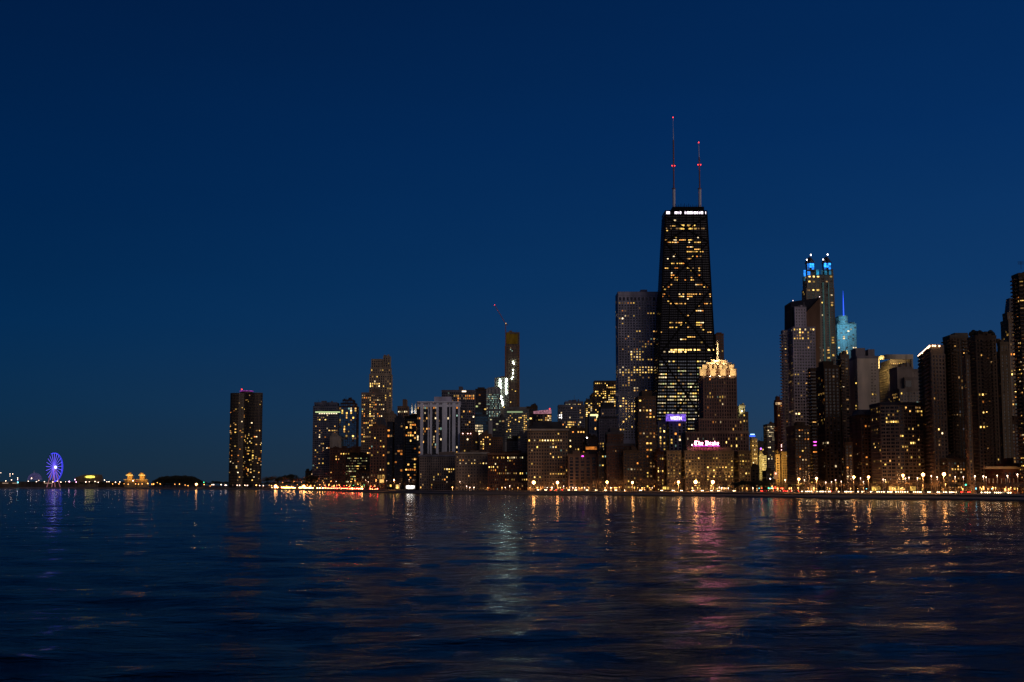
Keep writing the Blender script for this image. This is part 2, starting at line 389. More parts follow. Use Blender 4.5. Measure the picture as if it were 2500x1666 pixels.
def rect(px0, px1, py, Yf, d, ang=None):
    """front footprint whose outline, seen from the camera, runs from px0 to px1"""
    xl, xr = X(px0, py, Yf), X(px1, py, Yf)
    for dd in (d, d * .7, d * .5, d * .3, d * .15):
        l, r = xl, xr
        if xl > 0: l = X(px0, py, Yf + dd)
        if xr < 0: r = X(px1, py, Yf + dd)
        if r - l > .62 * (xr - xl): break
    return [(l, Yf), (r, Yf), (r, Yf + dd), (l, Yf + dd)]
BL = {}
def B(label, tiers, back, wall, name='apartment_tower', cat='building', glass=None, fl=7.0, bay=6.5, pier=.4, sp=.4, p=.12, pal='home', depth=28, yv=1200, solid=(), rects=(), par=1.6, pd=.35, extra=None, px=None, roofm=None, run=2.0, rough=.85, plant=True, **kw):
    """tiers: (px0, px1, py_top, py_bottom or None, setback, overrides)"""
    x0 = tiers[-1][0] if tiers[-1][3] is None else tiers[0][0]
    mid = px or sum(t[0] + t[1] for t in tiers[-1:]) / 2
    Y = D(mid) + back
    root = empty(name, gpt_at(mid, Y), label, cat)
    fc = Facade(root)
    for t in tiers:
        a, b, yt, yb = t[:4]; dy = t[4] if len(t) > 4 else 0; ov = t[5] if len(t) > 5 else {}
        Yt = Y + dy; u = Yt / F
        o = dict(bay=bay * u, fl=fl * u, pier=pier, sp=sp, p=p, pal=pal, solid=solid, rects=rects, par=par, pd=pd, run=run); o.update(kw); 
        for k in ov: o[k] = ov[k] * u if k in ('bay', 'fl') else ov[k]
        dd = ov.get('depth', depth)
        if 'poly' in ov: poly = ov['poly'](Yt, yt)
        else: poly = rect(a, b, yt, Yt, dd)
        z0 = GZ - .5 if yb is None else Z(yb, Yt) - .3
        z1 = Z(yt, Yt)
        if o.get('box'):                                        # plain rooftop plant or blank volume
            fc.roof.prism(poly, z0, z1)
        else: fc.tier(poly, z0, z1, o, None if (yb is not None and yb < yv) else yv)
    t = tiers[0]; ov = t[5] if len(t) > 5 else {}
    if not ov.get('box') and 'poly' not in ov and plant:
        Yr = Y + (t[4] if len(t) > 4 else 0); pl = rect(t[0], t[1], t[2], Yr, depth); z = Z(t[2], Yr); x0, x1 = pl[0][0], pl[1][0]; y1 = pl[2][1]; w_ = x1 - x0
        for _ in range(random.choice([2, 3, 4])):
            a = x0 + w_ * random.uniform(.08, .75); b = min(a + w_ * random.uniform(.08, .3), x1 - .5); yy = Yr + random.uniform(1.5, 4); fc.roof.box(a, b, yy, min(yy + 6, y1 - .5), z, z + random.uniform(1.2, 3.6))
        for _ in range(random.choice([0, 1, 2])):
            a = x0 + w_ * random.uniform(.1, .9); fc.roof.bar((a, Yr + 3, z), (a, Yr + 3, z + random.uniform(3, 8)), .16, 4)
        for _ in range(2):
            a = x0 + w_ * random.uniform(.1, .9); fc.roof.cyl((a, Yr + 5), random.uniform(.8, 1.5), z, z + random.uniform(1.5, 3), 8)
        k = int(w_ / 2.4)
        for i in range(k + 1): a = x0 + .2 + (w_ - .4) * i / max(1, k); fc.roof.bar((a, Yr + .1, z + .2), (a, Yr + .1, z + 1.3), .05, 4)
        fc.roof.bar((x0, Yr + .1, z + 1.3), (x1, Yr + .1, z + 1.3), .06, 4)
    if extra: extra(root, Y, fc)
    fc.finish(wallmat(wall, rough), glass or glassmat(), roofm or wallmat(tuple(c * .8 for c in wall)))
    return root
def gpt_at(px, Y): return (X(px, 1190, Y), Y, GZ)
BX = {'box': True}

WHITE = (.62, .58, .60); PALE = (.46, .42, .40); TAN = (.33, .25, .19); BRN = (.17, .105, .075); RED = (.14, .062, .048); GREY = (.26, .25, .26); DK = (.05, .043, .043); BLUEDK = (.055, .065, .085)
DKG = glassmat((.010, .009, .010), .12); BLG = glassmat((.10, .22, .32), .12, .75); TEAL = wallmat((.16, .38, .48), .4, .12); GRG = glassmat((.05, .08, .08), .15, .3)
exec_order = []

def add_bar_box(fc, root, name, px0, px1, y0, y1, Yf, th, mat):
    mb = MB(); a = at(px0, y0, Yf); b = at(px1, y1, Yf); mb.box(a.x, b.x, Yf - th, Yf + .2, b.z, a.z); return mb.build(name, mat, root)

# --- far left cluster beside the water tower park
def ex(root, Y, fc):
    add_bar_box(fc, root, 'lit_cornice', 770, 830, 1005.5, 1007.5, Y - .4, .5, litmat('cornice_light', (.8, 1, .45), 1.1, False))
    for i in range(11): add_bar_box(fc, root, 'cornice_lamp', 779 + i * 4.2, 780.6 + i * 4.2, 1009, 1011, Y - .3, .4, litmat('cornice_lamp', (1, .8, .5), 3, False))
B('square glass tower with a thin yellow green lit cornice, leftmost of the skyline block', [(768, 828, 983, 992, 6, dict(p=0)), (765, 831, 992, None)], 260, (.16, .17, .21), name='glass_tower', glass=glassmat((.03, .04, .06), .2, .4), p=.05, rects=[(775, 1015, 830, 1030, .3, 'yellow'), (800, 1048, 825, 1056, .7, 'yellow'), (765, 1040, 790, 1180, .16, 'home')], pier=.22, sp=.45, fl=5.3, bay=4.6, extra=ex)
B('dark round shouldered tower with a blue glass front beside the yellow corniced tower', [(837, 867, 976, 984, 8), (832, 872, 984, 992, 4), (828, 876, 992, None)], 440, (.07, .045, .045), name='glass_tower', p=.06, rects=[(828, 992, 870, 1006, .3, 'home'), (833, 1006, 870, 1070, .13, 'yellow')], glass=BLG, pier=.12, sp=.10, fl=5.6, bay=5.5)
B('tall stepped tan tower rising behind the left cluster, yellow lit floors halfway up', [(936, 954.5, 870, 898, 3, dict(p=.02)), (907, 936, 877, 898, 3, dict(p=.02)), (905, 956, 898, 914, 1.5), (902, 958, 914, None, 0)], 900, (.40, .33, .27), pier=.45, sp=.3, p=.12, fl=5.8, bay=5.2, yv=1000, rects=[(911, 912, 934, 917, .95, 'p'), (899, 932, 926, 944, .85, 'bright'), (926, 920, 960, 1010, .28, 'yellow')], depth=20)
B('apartment tower dotted with amber windows in front of the tall stepped tan tower', [(907, 931, 949, 959, 6, BX), (883, 948.5, 959, None)], 420, (.25, .20, .18), p=.20, pier=.38, sp=.42, fl=5.6, bay=4.6, yv=1110, rects=[(900, 965, 908, 1080, .5, 'yellow'), (940, 960, 950, 1015, .25, 'yellow')])
B('blank pale box tower, small, standing over the low brown building', [(806, 833, 1065, None), (811, 824, 1057, 1066, 4, BX)], 300, PALE, p=0, pier=1, sp=1, name='office_block')
B('low brown brick block under the blank pale box', [(806, 860, 1094, None), (858, 905, 1090, 1112, 10, BX)], 235, (.15, .085, .07), px=818, name='brick_building', p=.06, fl=6.5, bay=6, pier=.5, sp=.5, rects=[(854, 1096, 874, 1106, .8, 'yellow')])
B('low dark office block striped with thin greenish yellow lit floors', [(845, 902.5, 1111, None)], 205, (.035, .03, .03), name='office_block', pier=.06, sp=.62, fl=6.3, bay=3.4, p=.25, pal='greenish', rects=[(884, 1120, 902, 1126, .9, 'greenish'), (848, 1146, 902, 1152, .9, 'greenish'), (850, 1128, 902, 1131, .7, 'greenish')])
def ex(root, Y, fc):
    mb = MB(); y = Y + 3; zb = Z(1040, y); pl = rect(918, 942, 1018, y, 18); cx = (pl[0][0] + pl[1][0]) / 2
    mb.prism(rect(915, 945, 1040, y, 20), zb, Z(1020, y), [(cx + (p[0] - cx) * .72, y + 9 + (p[1] - y - 9) * .7) for p in pl]); mb.build('mansard_roof', plain('slate', (.05, .05, .055), .6), root)
    add_bar_box(fc, root, 'arched_doorway', 927, 937, 1171, 1179, Y - .4, .3, litmat('door_light', (1, .55, .15), 1.2, False))
    for i in range(4): add_bar_box(fc, root, 'tall_window', 922 + i * 5, 924.5 + i * 5, 1160, 1169, Y - .4, .2, litmat('tall_window_light', (1, .55, .15), .35, False))
B('pinkish brown mansard roofed apartment building with a lit arched doorway', [(905, 946, 1040, None)], 170, (.24, .14, .11), name='mansard_building', p=.07, pier=.5, sp=.45, fl=7, bay=6.5, rects=[(924, 1064, 938, 1082, .4, 'yellow')], extra=ex)
B('plain beige block behind the mansard roofed building', [(937, 968, 1010, None)], 250, (.24, .18, .15), name='office_block', p=.02, pier=.7, sp=.6, yv=1080)
B('black glass slab with grey floor lines, left one of the black pair', [(964, 989, 1020, None, 0, dict(p=.1)), (946, 964, 1030, None, 0)], 110, (.055, .06, .075), name='glass_slab', cat='building', glass=DKG, p=.12, pal='orange', pier=.06, sp=.2, fl=6.7, bay=6, rects=[(946, 1046, 962, 1054, .9, 'orange'), (977, 1034, 989, 1056, .5, 'yellow'), (960, 1100, 990, 1110, .5, 'orange')])
B('black glass slab with orange lit rooms, right one of the pair beside the striped tower', [(990, 1026, 1017, None)], 112, (.02, .018, .02), name='glass_slab', glass=DKG, p=.17, pal='orange', pier=.05, sp=.25, fl=6.4, bay=5.4, rects=[(1000, 1028, 1012, 1040, .8, 'orange'), (1000, 1070, 1028, 1080, .5, 'Y')])
B('small stepped brown tower showing over the black glass pair with white lit floor', [(983, 995, 975, 992, 4, BX), (971, 999, 992, None)], 800, (.28, .19, .15), p=.1, yv=1030, pier=.35, fl=6.5, bay=5, rects=[(971, 1004, 995, 1011, .95, 'p')])
def spires(root, Y, fc):
    for cx in (1005.5, 1014):
        mb = MB(); c = at(cx, 1014, Y + 6); top = Z(984, Y)
        mb.cyl((c.x, c.y), 3.2 * Y / F, c.z - 2, c.z + (top - c.z) * .45, 10, 2.6 * Y / F); mb.cyl((c.x, c.y), 2.6 * Y / F, c.z + (top - c.z) * .45, top, 10, .2)
        mb.build('spire', wallmat((.6, .57, .52)), root); flood(root, (c.x - 1, c.y - 8, c.z + 1), 2500, (.5, .6, 1), 1)
        flood(root, (c.x + 1, c.y - 9, c.z + 3), 1500, (1, .85, .5), 1)
B('low brown block carrying a pair of floodlit white spires behind the black slab', [(1000, 1020, 1014, None)], 700, BRN, name='church_tower', cat='tower', p=.0, yv=1040, extra=spires)

# --- white striped tower and its neighbours
def ex(root, Y, fc):
    st_ = [(1026.5, 1033.7), (1044.9, 1047.3), (1050, 1055.1), (1065.3, 1071.4), (1079.6, 1091.8), (1097, 1099.4), (1104.1, 1112.2), (1118.4, 1123.5)]
    mb = MB()
    for a, b in st_:
        p0 = at(a, 990, Y); p1 = at(b, 990, Y); mb.box(p0.x, p1.x, Y - 1.4, Y + .2, Z(1112, Y), Z(984, Y) + .02 * a / 1000)
    p0 = at(1019, 982, Y); p1 = at(1124.4, 982, Y); mb.box(p0.x - .1, p1.x + .1, Y - 1.5, Y + .1, Z(994, Y), Z(988, Y))
    mb.box(p0.x - .2, p1.x + .2, Y - 1.6, Y + .1, Z(983, Y), Z(980.5, Y))
    mb.build('white_pier', wallmat((.72, .75, .78)), root)
B('wide tower of broad white vertical piers with black glass between', [(1060, 1104, 969, 982, 8, BX), (1018.5, 1125, 982, None, 0)], 150, (.03, .028, .03), name='striped_tower', p=.13, pal='home', roofm=wallmat((.5, .49, .55)), glass=DKG, pier=.05, sp=.12, fl=6.4, bay=4.4, rects=[(1018, 982, 1026, 988, 1, 'orange'), (1034, 982, 1078, 987, .7, 'pale')], yv=1114, extra=ex)
def ex(root, Y, fc):
    add_bar_box(fc, root, 'roof_light', 1128, 1138, 954.5, 957.5, Y - .3, .4, litmat('roof_light', (1, .75, .5), 2.5, False))
B('dark tower gridded with thin grey lines directly behind the white striped tower', [(1120, 1131, 944, 954, 10, BX), (1079, 1160, 953, None)], 420, (.20, .185, .20), glass=DKG, p=.05, pier=.2, sp=.25, fl=6.4, bay=4.6, yv=1060, rects=[(1110, 966, 1152, 976, .7, 'orange'), (1130, 1004, 1152, 1010, .8, 'orange'), (1138, 1030, 1150, 1036, .9, 'yellow')], extra=ex)
B('dark domed tower immediately left of the greenish lattice tower', [(1166, 1184, 946, 951, 5, BX), (1161, 1189, 950, None)], 820, (.08, .06, .06), p=.03, yv=1010, rects=[(1161, 961, 1176, 966, .9, 'orange'), (1178, 997, 1200, 1002, .9, 'yellow'), (1164, 980, 1174, 1000, .4, 'greenish')], pier=.2)
B('pale lattice tower with greenish white glowing floors below a fluted crown', [(1188, 1222, 949, 960, 0, dict(p=0, pier=.8, sp=0, bay=9)), (1188, 1222, 960, None)], 700, (.42, .42, .40), glass=GRG, name='lattice_tower', p=.75, pal='cool', pier=.25, sp=.3, fl=4.7, bay=3.2, yv=1030, run=1, par=.5)
def worklights(xs, c='W'):
    def f(root, Y, fc):
        for (x, y) in xs:
            mb = MB(); p = at(x, y, Y - 1.2); mb.ball(p, .85 * Y / F, 6, 4); mb.build('work_light', litmat('work_light', (.78, 1, .88), 65, False, True), root)
    return f
def ex(root, Y, fc):
    xs = [(1221 + random.uniform(-2, 2), y) for y in range(927, 962, 3)] + [(1236 + random.uniform(-1.5, 1.5), y) for y in range(925, 964, 3)] + [(1225 + random.uniform(-3, 3), y) for y in range(966, 992, 4)]
    worklights(xs)(root, Y, fc)
B('unfinished concrete tower strung with blinding white work lights', [(1208, 1241, 923, None)], 1150, (.3, .28, .27), name='unfinished_tower', p=.02, pier=.25, sp=.25, fl=4.2, bay=4, yv=1000, extra=ex, glass=glassmat((.10, .10, .11), .5))
def ex(root, Y, fc):
    worklights([(1253, 883), (1252, 886), (1253, 903), (1252, 912), (1252, 920), (1249, 925), (1255, 888)])(root, Y, fc)
    mb = MB(); pl = rect(1236, 1264, 812, Y - 1.2, 30); mb.prism(pl, Z(840, Y), Z(816, Y))
    pl2 = rect(1238, 1244, 812, Y - 1.2, 30); mb.prism(pl2, Z(816, Y), Z(813, Y)); mb.build('safety_netting', wallmat((.36, .25, .03)), root)
    mb = MB()
    for k in range(40):
        y = 845 + k * 3.7; mb.bar(at(1262 + (k % 2), y, Y - 2.5), at(1268.5, y, Y - 2.5), .5, 4)
    mb.build('hoist', wallmat((.35, .16, .08)), root)
B('supertall slim concrete tower under construction topped with yellow netting', [(1236, 1268, 812, 845, 0, dict(p=0, sp=.2)), (1233, 1268, 845, None)], 1250, (.28, .21, .17), name='unfinished_tower', p=.02, pier=.3, sp=.3, fl=3.8, bay=4, yv=1000, extra=ex, glass=glassmat((.05, .05, .055), .5))
def crane():
    Y = D(1240) + 1235; root = empty('tower_crane', gpt_at(1234, Y), 'red lit tower crane with raised jib beside the tall unfinished tower', 'crane')
    s = Y / F
    def lattice(name, a, b, wd, n):
        a, b = Vector(a), Vector(b); d = (b - a).normalized(); u = d.cross(Vector((0, 1, 0))).normalized() * wd; v = Vector((0, 1, 0)) * wd; mb = MB(); r = .5 * wd
        cs = [u + v, u - v, -u - v, -u + v]
        for c in cs: mb.bar(a + c, b + c, r, 4)
        for i in range(n):
            p = a.lerp(b, i / n); q = a.lerp(b, (i + 1) / n)
            for j in range(4): mb.bar(p + cs[j], q + cs[(j + 1) % 4], r * .6, 3)
        return mb.build(name, plain('crane_steel', (.42, .12, .07), .6), root)
    lattice('mast', (X(1233, 1000, Y), Y, GZ), at(1234.5, 792, Y), .8 * s, 60)
    lattice('jib', at(1235, 792, Y), at(1207.5, 745, Y), .6 * s, 22)
    lattice('counter_jib', at(1235, 792, Y), at(1240, 794, Y), .6 * s, 3)
    mb = MB(); c = at(1235, 791, Y - 3); mb.box(c.x - 1.8 * s, c.x + 1.8 * s, Y - 5, Y, c.z - 2 * s, c.z + 2 * s); mb.build('cab', plain('cab_paint', (.5, .4, .15)), root)
    mb = MB(); mb.ball(at(1207.5, 745, Y), .9 * s); mb.build('warning_light', litmat('red_beacon', (1, .03, .02), 6, False), root)
    mb = MB(); mb.ball(at(1235, 790, Y - 6), .8 * s); mb.build('cab_light', litmat('cab_light', (1, .6, .3), 2, False), root)
crane()
def ex(root, Y, fc): add_bar_box(fc, root, 'lit_attic', 1238, 1276, 1004.5, 1008, Y - .4, .3, litmat('attic_light', (.75, 1, .5), .35, False))
B('grey green office block with a lit attic strip in front of the unfinished towers', [(1240, 1286, 994, 1000, 6, BX), (1231, 1291, 999, None)], 420, (.22, .22, .20), glass=GRG, name='office_block', p=.08, pal='greenish', pier=.25, sp=.4, fl=4.8, bay=4.3, yv=1080, rects=[(1279, 1008, 1288, 1056, .85, 'yellow'), (1238, 1008, 1250, 1056, .6, 'yellow'), (1250, 1015, 1278, 1036, .35, 'yellow')], extra=ex)
B('dark building topped by a small lit floor beside the pink crowned building', [(1296, 1311, 990, 997, 4, dict(p=.5, pal='yellow')), (1285, 1312, 993, None)], 620, (.08, .06, .05), p=.2, yv=1040, pal='yellow', pier=.3)
def arc(px0, px1, bulge, py_ref=None, n=8, depth=25):
    def f(Y, yt):
        xl, xr = X(px0, yt, Y), X(px1, yt, Y); b = bulge * Y / F; pts = []
        for i in range(n + 1):
            t = i / n * 2 - 1; pts.append((xl + (xr - xl) * i / n, Y - b * (1 - t * t)))
        return pts + [(xr, Y + depth), (xl, Y + depth)]
    return f
def ex(root, Y, fc):
    n = 14; lo, hi = [], []; mb = MB()
    for i in range(n + 1):
        px = 1302 + 44 * i / n; t = i / n * 2 - 1; y = Y - 1 - 14 * (1 - t * t)
        a = at(px, 1010.5, y); b = at(px, 1004.5 - 4.5 * i / n, y); lo.append(a); hi.append(b)
    for i in range(n): mb.hull([lo[i], lo[i + 1], lo[i + 1] + Vector((0, 1, 0)), lo[i] + Vector((0, 1, 0))], [hi[i], hi[i + 1], hi[i + 1] + Vector((0, 1, 0)), hi[i] + Vector((0, 1, 0))])
    mb.build('glowing_crown', litmat('pink_crown', (1, .42, .55), .95), root)
    mb = MB(); mb.ball(at(1342, 998.5, Y - 2), 1.3 * Y / F); mb.build('warning_light', litmat('red_beacon', (1, .03, .02), 6, False), root)
B('round fronted building with a glowing pink crown', [(1302, 1346, 1010, None, 0, dict(poly=arc(1302, 1346, 22)))], 560, (.16, .13, .12), name='round_building', p=.05, pier=.1, sp=.35, fl=5, bay=5, yv=1045, rects=[(1331, 1010, 1346, 1030, .9, 'pale'), (1314, 1022, 1326, 1028, .8, 'yellow')], extra=ex)
B('teal dark glass building with four bright stacked lit floors', [(1160, 1178, 1002, 1012, 3, dict(p=0)), (1160, 1192, 1012, None)], 330, (.07, .10, .12), name='glass_building', glass=glassmat((.06, .14, .18), .15, .6), p=.0, pier=.08, sp=.3, fl=6.6, bay=4, yv=1070, rects=[(1159, 1034, 1178, 1062, 1, 'p'), (1186, 1044, 1195, 1052, .6, 'greenish')])
def ex(root, Y, fc):
    mb = MB(); 
    for x in (1130, 1142, 1149): mb.ball(at(x, 1059, Y - 1), 1.0 * Y / F, 6, 4)
    mb.build('roof_lamp', litmat('roof_lamp', (1, .55, .5), 8, False), root)
B('low brown block with three pink white lamps on its roof line', [(1124, 1168, 1057, None)], 190, BRN, name='brick_building', p=.05, extra=ex, yv=1120)
B('reddish block with a cluster of amber windows under the teal glass building', [(1172, 1200, 1060, None), (1199, 1226, 1068, None, 4)], 200, (.22, .12, .08), name='brick_building', p=.04, yv=1120, rects=[(1172, 1066, 1202, 1080, .45, 'yellow'), (1172, 1080, 1182, 1096, .8, 'yellow')], fl=5.5, bay=5)
B('small building with glass front beside the teal office, lit balcony floors', [(1203, 1232, 1020, None)], 260, (.10, .10, .10), name='office_block', p=.2, pal='greenish', yv=1070, pier=.1, sp=.4)
B('squat dark block with a bright orange roof terrace', [(1238, 1290, 1072, None)], 180, DK, name='office_block', p=.0, yv=1120, rects=[(1247, 1073, 1266, 1079, 1, 'bright')], pier=.15, sp=.4, fl=5)
B('black banded block right of the squat dark roof terrace block', [(1264, 1290, 1060, None)], 175, (.09, .09, .11), name='office_block', p=.02, yv=1120, pier=.0, sp=.3, fl=6)

# --- front row, centre left
def cornice(px0, px1, y, proud=1.2, h=2, name='cornice', col=PALE):
    def f(root, Y, fc):
        mb = MB(); a = at(px0, y, Y); b = at(px1, y, Y); mb.box(a.x - proud, b.x + proud, Y - proud - .4, Y + 3, a.z - h * Y / F, a.z + .9); mb.build(name, wallmat(col), root)
    return f
B('ornate grey palazzo block below the white striped tower', [(1025, 1113, 1112, None)], 105, (.25, .21, .21), name='palazzo_block', pier=.5, sp=.35, fl=6.3, bay=5.2, p=.05, rects=[(1085, 1140, 1112, 1146, .9, 'bright'), (1088, 1156, 1094, 1170, .6, 'yellow')], extra=cornice(1025, 1113, 1113, col=(.2, .2, .23)))
B('pale stone block with small square punched windows left of the red brick block', [(1113, 1192, 1106, None)], 115, (.32, .25, .22), name='stone_block', pier=.62, sp=.6, fl=7.6, bay=6.8, p=.05, rects=[(1134, 1126, 1192, 1132, .75, 'bright'), (1114, 1140, 1124, 1147, 1, 'bright')], extra=cornice(1113, 1192, 1107))
B('red brick block with a top floor of bright windows beside the broad tan hotel block', [(1192, 1288, 1108, None)], 110, RED, name='brick_building', pier=.5, sp=.4, fl=7.6, bay=5.1, p=.12, rects=[(1203, 1117, 1240, 1122, .6, 'yellow'), (1243, 1117, 1279, 1122, .97, 'p'), (1192, 1139, 1216, 1145, .8, 'yellow'), (1240, 1154, 1275, 1160, .6, 'yellow')], extra=cornice(1192, 1288, 1109, col=(.22, .13, .1)))
B('broad tan block with a bright yellow upper floor, largest of the front row', [(1300, 1372, 1030, 1044, 10, BX), (1290, 1380, 1040, 1050, 6, BX), (1288, 1386, 1049, None)], 105, (.30, .23, .18), name='stone_block', pier=.45, sp=.45, fl=8.1, bay=6.6, p=.07, roofm=wallmat((.05, .05, .055)), rects=[(1290, 1068, 1372, 1076, .9, 'bright'), (1345, 1110, 1379, 1118, .9, 'yellow'), (1338, 1151, 1380, 1158, .85, 'yellow'), (1302, 1160, 1322, 1166, .7, 'yellow')], extra=cornice(1288, 1386, 1050))
B('grey office tower with a bright lit roof storey right of the pink crowned building', [(1378, 1423, 981, 990, 4, dict(p=.0, rects=[(1378, 981, 1406, 991, .95, 'p'), (1406, 983, 1420, 990, .7, 'yellow')])), (1362, 1427, 989, None)], 460, (.19, .19, .22), name='office_tower', p=.05, yv=1060, pier=.25, sp=.35, fl=5.8, bay=4.2, rects=[(1360, 1012, 1374, 1021, 1, 'W'), (1378, 1014, 1426, 1019, .6, 'yellow'), (1378, 1030, 1402, 1048, .7, 'yellow')])
B('narrow building of yellow glowing floors in front of the brown gold tower', [(1427, 1446, 979, None)], 620, (.15, .13, .10), name='office_tower', p=.85, pal='bright', pier=.05, sp=.5, fl=4.4, bay=5, yv=1020)
B('brown tower with rows of gold windows just left of the tall marble gridded tower', [(1440, 1452, 964, None, 4, dict(p=.05)), (1449, 1503, 930, None)], 760, (.21, .15, .11), name='office_tower', p=.30, pal='yellow', pier=.3, sp=.4, fl=5, bay=4.6, yv=1060, rects=[(1449, 930, 1464, 936, .95, 'p'), (1449, 945, 1458, 958, .9, 'yellow'), (1472, 968, 1503, 984, .6, 'bright')])
def ex(root, Y, fc):
    add_bar_box(fc, root, 'lit_frame', 1441, 1460, 1012, 1016, Y - .4, .4, litmat('frame_light', (1, .9, .4), 1.6, False)); add_bar_box(fc, root, 'lit_frame', 1456, 1459, 1016.1, 1026, Y - .4, .4, litmat('frame_light', (1, .9, .4), 1.6, False))
B('blue grey glass building with a bright L shaped lit edge', [(1435, 1462, 1011, None)], 320, (.12, .13, .17), name='glass_building', glass=glassmat((.05, .08, .14), .15, .5), p=.03, yv=1060, pier=.2, sp=.1, extra=ex)
B('stepped dark grey tower at the foot of the marble gridded tower', [(1466, 1500, 984, 994, 4, BX), (1463, 1503, 994, 1018, 2, dict(p=.03)), (1458, 1506, 1018, None)], 200, (.13, .13, .15), p=.04, roofm=wallmat((.04, .04, .045)), rects=[(1462, 1080, 1476, 1086, .9, 'yellow')])
B('brown setback building right above the broad tan block', [(1386, 1428, 1046, None)], 190, (.15, .11, .09), name='brick_building', p=.1, yv=1120, rects=[(1388, 1090, 1398, 1096, 1, 'Y'), (1408, 1048, 1426, 1062, .5, 'dim')])
def ex(root, Y, fc):
    add_bar_box(fc, root, 'lit_floor', 1430, 1457, 1091, 1098, Y - .3, .3, litmat('orange_floor', (1, .30, .04), .32))
    mb = MB(); mb.ball(at(1433, 1069, Y - 1), 1.4 * Y / F); mb.build('roof_lamp', litmat('white_lamp', (1, .9, .9), 9, False), root)
    mb = MB(); a = at(1421, 1110, Y - .6); b = at(1425, 1116, Y - .6); 
B('dark block with one orange lit floor and a white roof lamp', [(1428, 1459, 1068, None)], 150, (.07, .05, .045), name='brick_building', p=.03, yv=1125, extra=ex)
def ex(root, Y, fc): add_bar_box(fc, root, 'magenta_sign', 1420, 1425, 1113, 1115.5, Y - .3, .4, litmat('magenta_sign', (1, .08, .9), 3, False))
B('pale framed low rise with tall window bays and a small magenta light', [(1385, 1456, 1110, None)], 100, (.27, .19, .165), name='brick_building', pier=.4, sp=.3, fl=8, bay=14, p=.04, extra=ex)
B('dark brown apartment building with pale top storeys, left of the amber windowed tower', [(1484, 1512, 1045, 1058, 3, BX), (1478, 1521, 1056, 1085, 1, dict(p=.03)), (1476, 1549, 1084, None)], 105, (.10, .055, .045), p=.05, roofm=wallmat((.07, .07, .08)), pier=.45, sp=.45, fl=7.2, bay=6)

# --- marble tower, tapering tower, hotel
def ex(root, Y, fc):
    mb = MB(); a = at(1503, 960, Y); b = at(1614, 967, Y); mb.box(a.x - .5, b.x, Y - .9, Y + .2, b.z, a.z); mb.build('stone_band', wallmat((.42, .40, .42)), root)
B('very tall pale marble tower gridded with dark windows left of the black tapering tower', [(1557, 1580, 707.5, 713, 20, BX), (1503, 1620, 713, 722, 0, dict(p=0, fl=30)), (1503, 1620, 722, 735, 0, dict(p=0, pier=.45, sp=0, par=.1, bay=9)), (1503, 1620, 735, None)], 640, (.43, .42, .49), name='marble_tower', glass=DKG, p=.05, pier=.42, sp=.42, fl=6.35, bay=7.1, yv=1075, depth=40, run=3, par=.4, rects=[(1503, 737, 1545, 742, .8, 'orange'), (1503, 770, 1550, 775, .85, 'home'), (1503, 803, 1608, 812, .25, 'yellow'), (1576, 762, 1598, 769, 1, 'yellow'), (1560, 830, 1605, 842, .6, 'orange'), (1540, 858, 1568, 880, .9, 'bright'), (1503, 893, 1596, 913, .7, 'bright'), (1503, 915, 1596, 945, .2, 'yellow'), (1545, 943, 1567, 948, .9, 'p'), (1503, 968, 1560, 1060, .36, 'yellow')], extra=ex)
B('brown brick tower with scattered amber windows in front of the black tapering tower base', [(1559, 1592, 954, 970, 5, BX), (1551, 1600, 968, None)], 120, (.12, .085, .07), p=.17, pal='home', pier=.35, sp=.45, fl=8, bay=8, run=1.5)

